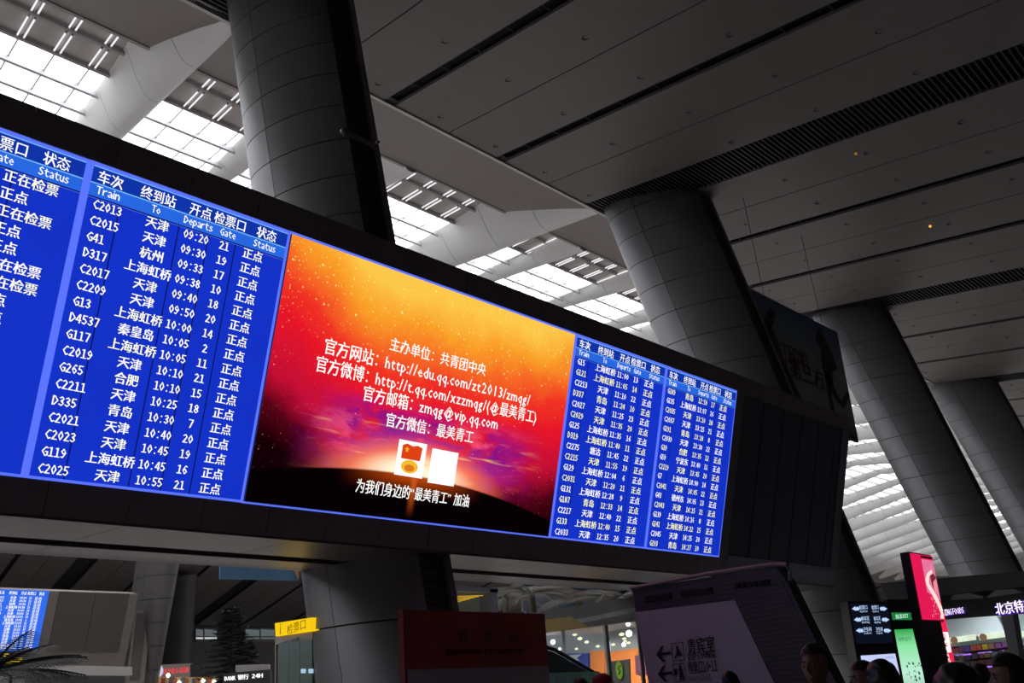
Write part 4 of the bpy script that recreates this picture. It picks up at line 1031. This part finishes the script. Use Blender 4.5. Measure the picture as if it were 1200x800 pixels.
for i in range(3):
    y = 713 + i * 12.8; x = 1001 + i * 2.4
    g = M()
    g.text('检票口' if i == 0 else ('候车区' if i == 1 else '卫生间'), AP.p(x + 10.5, y - 1.5, .05), ex6, UP, .085, width=.16, bold=.02)
    g.text('Gate' if i == 0 else ('Waiting' if i == 1 else 'Toilet'), AP.p(x + 11, y + 3, .05), ex6, UP, .05, width=.15, bold=.02)
    g.text('检票口' if i == 0 else ('候车区' if i == 1 else '卫生间'), AP.p(x + 24.5, y - 1.5, .05), ex6, UP, .085, width=.13, bold=.02)
    g.text('Gate' if i == 0 else ('Waiting' if i == 1 else 'Toilet'), AP.p(x + 25, y + 3, .05), ex6, UP, .05, width=.12, bold=.02)
    for xx, sgn in ((x, -1), (x + 36, 1)):
        c = AP.p(xx, y, .05); g.add([c + ex6 * .045 * sgn, c - ex6 * .03 * sgn + UP * .045, c - ex6 * .03 * sgn - UP * .045], [(0, 1, 2)])
        c = AP.p(xx + (3.8 if sgn < 0 else -3.8), y, .05); g.disc(c, .035, ex6, UP, 12)
    part('direction_row', g, e_dw, dpn)
part('lit_poster', slab(AP, ((1009, 768), (1049, 765.5), (1060, 815), (1016, 815)), .03, .02), emit('poster_pale', srgb(196, 206, 250), 1, .1, 3), dpn)
part('poster_green_stripe', slab(AP, ((1044, 786), (1048, 794), (1052, 815), (1046, 815)), .01, .035), emit('poster_green', srgb(60, 150, 70)), dpn)
part('poster_text', M().text('北京南站', AP.p(1042, 770, .04), ex6, UP, .05, width=.16), emit('poster_grey_text', srgb(120, 130, 170)), dpn)

HP = PM(at(1062, 760, 21.5), RD)
gk = root('green_poster_stand', tuple(np.array([*HP.p(1068, 800)[:2], 0])), 'black stand with a green and white lit poster under a green exit sign', 'lightbox')
part('stand_body', M().prism([down(HP.p(1052, 790)), down(HP.p(1094, 790)), HP.p(1074, 702), HP.p(1040, 702)], -HP.n * .5), m_black, gk)
part('green_sign', slab(HP, ((1044, 717.5), (1068, 717.5), (1070, 726), (1045.5, 726)), .05, .03), emit('exit_green', srgb(30, 120, 60)), gk)
part('sign_text', M().text('出口EXIT', HP.p(1057, 721.7, .05), ex6, UP, .10, width=.26, bold=.03), emit('exit_white', srgb(200, 255, 225), 1.1), gk)
def vgrad(name, stops, var=.0):
    m = bpy.data.materials.new(name); m.use_nodes = True; nt = m.node_tree; nt.nodes.clear()
    o = nt.nodes.new('ShaderNodeOutputMaterial'); e = nt.nodes.new('ShaderNodeEmission'); tc = nt.nodes.new('ShaderNodeTexCoord'); sp = nt.nodes.new('ShaderNodeSeparateXYZ'); cr = nt.nodes.new('ShaderNodeValToRGB')
    nt.links.new(tc.outputs['Generated'], sp.inputs[0]); nt.links.new(sp.outputs[2], cr.inputs[0]); nt.links.new(cr.outputs[0], e.inputs[0]); nt.links.new(e.outputs[0], o.inputs[0])
    el = cr.color_ramp.elements
    while len(el) < len(stops): el.new(.5)
    for i, (q, c) in enumerate(stops): el[i].position = q; el[i].color = (*c, 1)
    return m
part('lit_poster', slab(HP, ((1047.5, 737.5), (1069.5, 736.5), (1088, 815), (1060, 815)), .05, .03), vgrad('green_poster_print', ((0, srgb(150, 190, 170)), (.35, srgb(190, 240, 215)), (.75, srgb(140, 230, 165)), (1, srgb(40, 165, 70)))), gk)
g = M(); rnd = random.Random(4)
for i in range(26):
    x = rnd.uniform(1062, 1079); y = rnd.uniform(775, 799) ; c = HP.p(x, y, .045); s_ = rnd.uniform(.01, .035)
    g.disc(c, s_, ex6, UP, 6, rx=s_ * .6)
part('poster_figures', g, emit('poster_figures', srgb(50, 80, 70)), gk)
part('poster_text', M().text('绿色出行', HP.p(1060, 748.5, .045), ex6, UP, .09, width=.27), emit('poster_dark_text', srgb(50, 110, 80)), gk)

# tall pink lightbox
pk0 = at(1067, 648, 13.5); KP2 = PM((0, pk0[1], 0), XA)
lb = root('pink_lightbox', tuple(np.array([*KP2.p(1098, 790)[:2], 0])), 'tall pink and white advertising lightbox on a black slatted base', 'lightbox')
zt, zb = KP2.p(1067, 648)[2], KP2.p(1081, 725.5)[2]
xl, xr = KP2.p(1067, 648)[0], KP2.p(1091, 651)[0]; yb = pk0[1]
part('case', M().b6(xl - .02, xr + .03, yb + .01, yb + .13, zb - .02, zt + .02), m_black, lb)
part('base', M().b6(xl + .02, xr + .0, yb + .04, yb + .13, 0, zb - .02), m_black, lb)
g = M()
for i in range(26): g.b6(xl + .05, xr - .03, yb + .02, yb + .04, .08 + i * .075, .11 + i * .075)
part('base_slats', g, m_slat, lb, kind='stuff')
part('lit_face', M().b6(xl, xr, yb - .012, yb + .01, zb, zt), emit('pink_face', srgb(228, 26, 84), 1, .12, 2), lb)
wdt = xr - xl; F_ = lambda a, b, w=.018: np.array([xl + wdt * a, yb - w, zb + (zt - zb) * b])
part('pale_field', M().add([F_(.40, .42, .014), F_(.99, .30, .014), F_(.99, .93, .014), F_(.42, .93, .014)], [(0, 1, 2, 3)]), emit('pale_pink', srgb(232, 120, 160), 1, .25, 9), lb)
part('top_strip', M().add([F_(.40, .95, .016), F_(.97, .95, .016), F_(.97, .985, .016), F_(.40, .985, .016)], [(0, 1, 2, 3)]), m_black, lb)
e_skin = emit('print_skin', srgb(255, 226, 216)); g = M()
g.add([F_(.42, .52), F_(.58, .40), F_(.74, .26), F_(.86, .10), F_(.78, .02), F_(.98, .02), F_(.98, .20), F_(.86, .34), F_(.70, .46), F_(.56, .56), F_(.62, .66), F_(.85, .74), F_(.80, .78), F_(.55, .71), F_(.40, .60)], [tuple(range(15))])
part('printed_arm', g, e_skin, lb)
g = M().disc(F_(.84, .56, .02), .11, XA, UP, 18, rx=.055); part('printed_face', g, emit('print_face', srgb(240, 150, 150)), lb)
g = M().add([F_(.66, .68, .021), F_(.84, .72, .021), F_(.97, .66, .021), F_(.86, .62, .021), F_(.76, .58, .021), F_(.74, .46, .021), F_(.68, .54, .021)], [tuple(range(7))]); part('printed_hair', g, emit('print_hair', srgb(120, 40, 50)), lb)
g = M(); rnd = random.Random(2)
for i in range(30): g.disc(F_(rnd.uniform(.38, .72), rnd.uniform(.04, .34), .022), .008, XA, UP, 5)
part('printed_sparkle', g, emit('print_spark', srgb(255, 190, 205)), lb)
# red white lower banner behind it
JP = PM(at(1108, 750, 15.5), XA)
bn = root('red_white_banner', tuple(np.array([*JP.p(1115, 775)[:2], 0])), 'narrow red banner with white characters right of the pink lightbox base', 'banner')
part('banner_sheet', slab(JP, ((1090, 715), (1106, 717), (1119, 776), (1100, 778)), .04), emit('banner_red', srgb(240, 36, 80)), bn)
part('white_block', slab(JP, ((1100, 740), (1111, 740.5), (1115, 764), (1105, 765)), .01, .012), e_wh, bn)
for ch, x, y in (('特', 1107, 746), ('产', 1109.5, 757), ('礼', 1112, 771)): part('banner_text', M().text(ch, JP.p(x, y, .02), XA, UP, .13, bold=.02), emit('banner_red', srgb(240, 36, 80)) if y < 765 else e_wh, bn)
part('stand_pole', M().tube([JP.p(1113, 777) - JP.n * .02, down(JP.p(1113, 777))], .02, 6), m_black, bn)

# souvenir shop
RP = PM(at(1140, 710, 27), CD); ex7 = RP.ex if RP.ex.dot(RD) > 0 else -RP.ex
rs = root('souvenir_shop', tuple(np.array([*RP.p(1160, 800)[:2], 0])), 'souvenir and food shop with purple glowing letters at the right edge', 'shop')
part('sign_fascia', M().prism([RP.p(1085, 699), RP.p(1260, 682), RP.p(1260, 714), RP.p(1085, 727)], -RP.n * .4), m_black, rs)
part('upper_canopy', M().prism([RP.p(1030, 683, .3), RP.p(1260, 664, .3), RP.p(1260, 680, .3), RP.p(1040, 704, .3)], -RP.n * 3.2), mat('canopy_dark', (.03, .03, .032), .7), rs)
for pts in (((1114, 703), (1117, 697), (1135, 694.5), (1152, 699), (1150, 701)), ((1156, 700), (1166, 691), (1188, 690), (1198, 694))):
    part('canopy_lit_patch', slab(RP, pts, .02, .42), mat('lit_patch_grey', (.16, .16, .16), .6), rs)  # grey sheets painting the lit patches on the canopy
e_pw = emit('neon_white_violet', srgb(252, 240, 255), 1.5); e_pu = emit('neon_violet', srgb(100, 30, 215), 1.0)
for t, x, y, sz, wd in (('BEIJING FOODS', 1114, 716.5, .20, .85), ('北京特产', 1188, 711, .31, 1.12)):
    part('letter_halo', M().text(t, RP.p(x + .6, y + .6, .02), ex7, UP, sz * 1.1, width=wd * 1.06, bold=.05), e_pu, rs)
    part('shop_letters', M().text(t, RP.p(x, y, .05), ex7, UP, sz, width=wd, bold=.02), e_pw, rs)
RB = RP.back(2.0)
part('back_wall', M().prism([down(RB.p(1070, 760)), down(RB.p(1240, 760)), RB.p(1240, 700), RB.p(1070, 700)], -RB.n * .1), mat('shop_back', (.42, .48, .48), .6), rs)
part('bulkhead', M().prism([RB.p(1100, 727, .3), RB.p(1168, 721, .3), RB.p(1178, 742, .3), RB.p(1106, 749, .3)], -RB.n * .05), mat('bulkhead_white', (.6, .65, .66), .5), rs)
part('corner_post', M().prism([down(RP.p(1188, 790)), down(RP.p(1194, 790)), RP.p(1186, 716), RP.p(1172, 718)], -RP.n * .2), mat('post_grey', (.16, .17, .18), .5), rs)
e_sh = emit('shelf_violet', srgb(176, 120, 250), 1.1); e_food = emit('food_panel', srgb(225, 240, 215), 1.0, .3, 4)
for xa, xb, yo in ((1112, 1142, 0), (1146, 1178, -3.5), (1183, 1215, -6)):
    part('food_picture', slab(RB, ((xa, 747 + yo), (xb, 743 + yo), (xb + 1, 749.5 + yo), (xa + 2, 753.5 + yo)), .04, .35), e_food, rs)
    g = M().disc(RB.p(xa + 6, 750 + yo, .37), .10, ex7, UP, 14, rx=.13); part('food_print', g, emit('food_print', srgb(120, 92, 70)), rs)
for i, (y, c) in enumerate(((755.5, 'd'), (766.5, 'v'), (775, 'd'), (783.5, 'v'), (796, 'v'))):
    part('shelf', M().prism([RB.p(1106, y + 3, .5), RB.p(1215, y - 8.5, .5), RB.p(1215, y - 7.5, .5), RB.p(1106, y + 4.2, .5)], -RB.n * .5), mat('shelf_dark', (.03, .03, .035), .5), rs)
    if c == 'v':
        for xa, xb in ((1120, 1140), (1146, 1162), (1172, 1184), (1190, 1212)):
            f = lambda x: y + 3.0 - (x - 1106) * 11.5 / 109 - .8
            part('shelf_light', M().prism([RB.p(xa, f(xa), .52), RB.p(xb, f(xb), .52), RB.p(xb, f(xb) + 1.8, .52), RB.p(xa, f(xa) + 1.8, .52)], -RB.n * .02), e_sh, rs)
PCOL = [('ochre', srgb(176, 150, 40)), ('red', srgb(170, 70, 50)), ('purple', srgb(120, 60, 120)), ('brown', srgb(140, 90, 60)), ('indigo', srgb(90, 60, 150)), ('silver', srgb(150, 150, 170))]
for row, (y, dim, rn) in enumerate(((762.5, .55, 'top'), (772, .16, 'second'), (780.5, .14, 'third'), (790, .12, 'lowest'))):  # shade of the lower shelves is put into the box colours
    x = 1112 + row; n = 0
    while x < 1203:
        wpx = random.uniform(5.5, 8.5); yy = y - (x - 1106) * 11.5 / 109; hpx = random.uniform(5, 7.0)
        c0 = RB.p(x, yy + 3.2, .42); c1 = RB.p(x + wpx, yy + 3.2, .42); c2 = RB.p(x, yy + 3.2 - hpx, .42)
        hh = c2[2] - c0[2]; ww = np.linalg.norm((c1 - c0)[:2]) * .94; cn, cc = random.choice(PCOL)
        thing('gift_box', M().box((c0 + c1) / 2 + UP * hh / 2, ww, .22, hh, ex=ex7, ey=RB.n), mat('gift_%s_%d' % (cn, row), tuple(v * dim for v in cc), .5, 0, .3, 9), '%s gift box on the %s shelf of the souvenir shop, %s from the left' % (cn, rn, ORD[n]), 'gift box', 'gift boxes on the souvenir shop shelves')
        x += wpx + .6; n += 1
for x, y in ((1128, 738), (1160, 735), (1200, 730)):
    l = bpy.data.lights.new('shop_lamp', 'AREA'); l.energy = 22; l.size = .6; l.color = (.85, .95, 1); lo = bpy.data.objects.new('shop_lamp', l); COL.objects.link(lo); c = RB.p(x, y, 1.3); lo.location = (c[0], c[1], 3.2)
    props(lo, 'ceiling lamp lighting the souvenir shop', 'light', 'ceiling lamps of the souvenir shop')
for x in (670, 700, 730):
    l = bpy.data.lights.new('cafe_lamp', 'AREA'); l.energy = 60; l.size = .5; l.color = (1, .9, .8); lo = bpy.data.objects.new('cafe_lamp', l); COL.objects.link(lo); c = BK.p(x, 760, 1.3); lo.location = (c[0], c[1], zc)
    props(lo, 'ceiling lamp lighting the orange shop', 'light', 'ceiling lamps of the orange shop')

# small amber ceiling lamps
for x, y, lab in ((1090, 265, 'tiny amber lamp glowing on the dark ceiling at the right'), (1003, 180, 'faint amber lamp on the ceiling below the wide slot')):
    c = hit(x, y, (0, -.15, 1), (0, YE, ZE - .03)); thing('ceiling_lamp', M().ball(c, .05, 10), emit('amber_%d' % x, (1, .45, .08), 1.2 if x > 1050 else .25), lab, 'light')

# =================================================================== PEOPLE
def skin_mesh(verts, edges, radii, root_i, sub=1):
    me = bpy.data.meshes.new('sk'); me.from_pydata(verts, edges, []); o = bpy.data.objects.new('sk', me); COL.objects.link(o)
    md = o.modifiers.new('s', 'SKIN'); sv = me.skin_vertices[0].data
    for i, r in enumerate(radii): sv[i].radius = (r, r) if not hasattr(r, '__len__') else r; sv[i].use_root = (i == root_i)
    o.modifiers.new('ss', 'SUBSURF').levels = sub
    m2 = bpy.data.meshes.new_from_object(o.evaluated_get(bpy.context.evaluated_depsgraph_get()))
    bpy.data.objects.remove(o); bpy.data.meshes.remove(me); return m2
def head_geo(g, c, s=1.0, female=False):
    """head 0.235 tall, facing -Y, centre c"""
    n, h = 40, 32; vs = []
    for i in range(h + 1):
        t = math.pi * i / h
        for k in range(n):
            a = 2 * math.pi * k / n
            x = math.sin(t) * math.sin(a); y = -math.sin(t) * math.cos(a); z = math.cos(t)      # a=0 is the front
            fx = max(0, -y)
            X, Y, Z = x * .077, y * .098, z * .120
            if z < 0: X *= 1 - .32 * (-z) ** 1.4; Y *= 1 - .18 * (-z)                          # jaw narrows
            if z < 0 and y > 0: Y *= 1 - .35 * (-z)
            if y < -.3 and -0.75 < z < -.45: Y -= .006
            def bump(cx, cz, sx, sz, am): return am * math.exp(-((x - cx) / sx) ** 2 - ((z - cz) / sz) ** 2) if y < 0 else 0
            Y -= bump(0, -.16, .10, .16, .024) + bump(0, .02, .07, .18, .010)                   # nose
            Y += bump(.40, .06, .17, .10, .012) + bump(-.40, .06, .17, .10, .012)               # eye sockets
            Y -= bump(.36, .20, .28, .06, .005) + bump(-.36, .20, .28, .06, .005)               # brow
            Y -= bump(0, -.46, .22, .05, .007) + bump(0, -.56, .20, .05, .006); Y += bump(0, -.51, .22, .02, .004)
            Y -= bump(0, -.80, .25, .12, .008)
            vs.append((c[0] + X * s, c[1] + Y * s, c[2] + Z * s))
    fs = [(i * n + k, (i + 1) * n + k, (i + 1) * n + (k + 1) % n, i * n + (k + 1) % n) for i in range(h) for k in range(n)]
    g.add(vs, fs)
    for sx in (-1, 1): g.ball((c[0] + sx * .078 * s, c[1] + .008 * s, c[2] - .005), .03 * s, 10, sc=(.3, .6, 1))
    return g
def make_person_meshes(female=False):
    V, E, Rr = [], [], []
    def vtx(p, r, par=None):
        V.append(p); Rr.append(r); i = len(V) - 1
        if par is not None: E.append((par, i))
        return i
    sw = .175 if female else .20
    pel = vtx((0, 0, .95), (.15, .11)); wa = vtx((0, 0, 1.10), (.13, .095), pel); ch = vtx((0, 0, 1.28), (.155, .11), wa); up = vtx((0, .01, 1.42), (.12, .085), ch)
    nk = vtx((0, .012, 1.50), .052, up); hd = vtx((0, 0, 1.58), .055, nk)
    for s in (-1, 1):
        hp = vtx((s * .10, 0, .88), .095, pel); kn = vtx((s * .11, -.01, .50), .058, hp); an = vtx((s * .115, .01, .09), .038, kn); vtx((s * .125, -.10, .035), .036, an)
        sh = vtx((s * sw, .01, 1.40), .058, up); el = vtx((s * (sw + .05), .02, 1.12), .042, sh); wr = vtx((s * (sw + .06), -.03, .88), .027, el)
        pm_ = vtx((s * (sw + .06), -.045, .82), (.022, .034), wr)
        for f in range(4):
            y = -.045 + (f - 1.5) * .024; b = vtx((s * (sw + .065), y, .775), .010, pm_); L = (.066, .076, .070, .055)[f]
            m_ = vtx((s * (sw + .06), y * 1.0 + (f - 1.5) * .004, .775 - L * .55), .009, b); vtx((s * (sw + .045), y + (f - 1.5) * .006, .775 - L), .0075, m_)
        t1 = vtx((s * (sw + .05), -.085, .81), .011, pm_); vtx((s * (sw + .04), -.105, .775), .009, t1)
    sk = skin_mesh(V, E, Rr, 0, 1)
    g = M(); g.add([tuple(v.co) for v in sk.vertices], [tuple(p.vertices) for p in sk.polygons])
    head_geo(g, (0, -.015, 1.635), 1.0, female)
    me = mesh_of('b', g); o = bpy.data.objects.new('b', me); COL.objects.link(o)
    md = o.modifiers.new('r', 'REMESH'); md.mode = 'VOXEL'; md.voxel_size = .0085
    sm = o.modifiers.new('sm', 'SMOOTH'); sm.iterations = 2; sm.factor = .5
    b = bpy.data.meshes.new_from_object(o.evaluated_get(bpy.context.evaluated_depsgraph_get()), preserve_all_data_layers=False)
    bpy.data.objects.remove(o); b.name = 'person_body'
    nv = len(b.vertices); co = np.empty(nv * 3); b.vertices.foreach_get('co', co); co = co.reshape(-1, 3)
    nr = np.empty(nv * 3); b.vertices.foreach_get('normal', nr); nr = nr.reshape(-1, 3)
    def shell(name, test, push):
        ok = test(co); fs = [tuple(p.vertices) for p in b.polygons if all(ok[i] for i in p.vertices)]
        used = sorted({i for f in fs for i in f}); mp = {i: k for k, i in enumerate(used)}; gg = M()
        gg.add([tuple(co[i] + nr[i] * (push(co[i]) if callable(push) else push)) for i in used], [tuple(mp[i] for i in f) for f in fs])
        m_ = mesh_of(name, gg); m_.polygons.foreach_set('use_smooth', [True] * len(m_.polygons)); return m_
    jacket = shell('jacket', lambda c: (c[:, 2] > .84) & (c[:, 2] < 1.485) & ~((np.abs(c[:, 0]) > sw + .01) & (c[:, 2] < .90)), .016)
    trous = shell('trousers', lambda c: (c[:, 2] > .08) & (c[:, 2] < .96) & (np.abs(c[:, 0]) < .2), .011)
    shoes = shell('shoes', lambda c: (c[:, 2] < .11), .008)
    hz = 1.635
    if female:
        hair = shell('hair', lambda c: (c[:, 2] > 1.46) & ((c[:, 2] > hz + .062) | (c[:, 1] > -.03) & (c[:, 2] > 1.5)) , lambda p: .026 + .004 * math.sin(p[0] * 160) * math.cos(p[2] * 60))
    else:
        hair = shell('hair', lambda c: (c[:, 2] > hz + .068) | ((c[:, 2] > hz - .03) & (c[:, 1] > .015) & (c[:, 2] > hz - .06)), lambda p: .014 + .006 * max(0, (p[2] - hz) / .12) + .004 * math.sin(p[0] * 210) * math.cos(p[1] * 170))
    b.polygons.foreach_set('use_smooth', [True] * len(b.polygons))
    eg = M()
    for s in (-1, 1): eg.ball((s * .031, -.095, hz + .006), .0105, 10)
    em = mesh_of('eyes', eg); eb = M()
    for s in (-1, 1): eb.box((s * .033, -.107, hz + .030), .040, .008, .008)
    ebm = mesh_of('eyebrows', eb); lp = M().box((0, -.108, hz - .060), .044, .008, .010); lpm = mesh_of('lips', lp)
    for m_ in (b, jacket, trous, shoes, hair, em, ebm, lpm): m_.materials.append(None)
    return dict(body=b, jacket=jacket, trousers=trous, shoes=shoes, hair=hair, eyes=em, eyebrows=ebm, lips=lpm)
PMALE, PFEM = make_person_meshes(False), make_person_meshes(True)
m_skin = mat('skin', (.24, .125, .085), .55, 0, .08, 20); m_hair = mat('hair_black', (.010, .009, .009), .45, 0, .3, 60); m_eye = mat('eye_dark', (.03, .02, .02), .2)
m_lip = mat('lip', (.28, .10, .09), .5)
def person(px, py, d, face, label, jc, female=False, cap=None, hairy=1.0, h=None):
    t = at(px, py, d); H = t[2]; k = H / 1.765
    o = bpy.data.objects.new('person', None); COL.objects.link(o); o.location = (t[0], t[1], 0); o.scale = (k, k, k)
    o.rotation_euler = (0, 0, face); props(o, label, 'person'); ms = PFEM if female else PMALE
    mm = dict(body=m_skin, jacket=mat('jacket_%s' % jc[0], jc[1], .8), trousers=mat('trousers_dark', (.02, .02, .03), .8), shoes=m_black, hair=m_hair, eyes=m_eye, eyebrows=m_hair, lips=m_lip)
    for nm, me in ms.items():
        c = bpy.data.objects.new(nm, me); COL.objects.link(c); c.parent = o
        c.material_slots[0].link = 'OBJECT'; c.material_slots[0].material = mm[nm]
        if nm == 'hair' and hairy != 1: c.scale = (hairy, hairy, 1); 
    if cap:
        g = M().ball((0, .0, 1.70), .112, 18, sc=(1, 1.12, .75)); g.box((0, -.135, 1.685), .13, .10, .012)
        me = mesh_of('cap', g); finish(me, cap, True); c = bpy.data.objects.new('cap', me); COL.objects.link(c); c.parent = o
    return o
def facing(px, d, deg):          # 0: looks at the viewer, positive: turned to the picture's left
    t = at(px, 780, d); a = math.atan2(t[1], t[0]); return a - math.pi / 2 - math.radians(deg)
person(953, 755, 6.6, facing(953, 6.6, 28), 'short haired man facing the viewer before the slanting totem', ('navy', (.02, .02, .03)))
person(1012, 774.5, 7.4, facing(1012, 7.4, 70), 'person with red lit face looking left, in front of the pale poster', ('brown', (.04, .025, .02)))
person(1032, 774, 6.2, facing(1032, 6.2, 150), 'dark haired person seen from behind before the pale lit poster', ('black', (.012, .012, .014)), female=True)
person(1118, 779, 4.4, facing(1118, 4.4, 175), 'dark silhouette with wide hair below the pink lightbox, seen from behind', ('charcoal', (.015, .015, .017)), female=True, hairy=1.15)
person(1147, 778, 9.0, facing(1147, 9, 180), 'small silhouette in front of the souvenir shop shelves', ('slate', (.02, .022, .03)))
person(1181, 767, 5.6, facing(1181, 5.6, 78), 'woman with long dark hair turned left at the right edge', ('wine', (.04, .012, .015)), female=True)
person(854, 787, 9.2, facing(854, 9.2, 170), 'person whose crown shows before the pale face of the totem', ('black', (.012, .012, .014)))
person(680, 794, 12.5, facing(680, 12.5, 150), 'dark haired person left of the red cap, in front of the escalator', ('black', (.012, .012, .014)))
person(705, 790.5, 12.0, facing(705, 12, 170), 'person in a red cap before the orange shop', ('slate', (.02, .022, .03)), cap=mat('red_cap', (.35, .008, .02), .7))
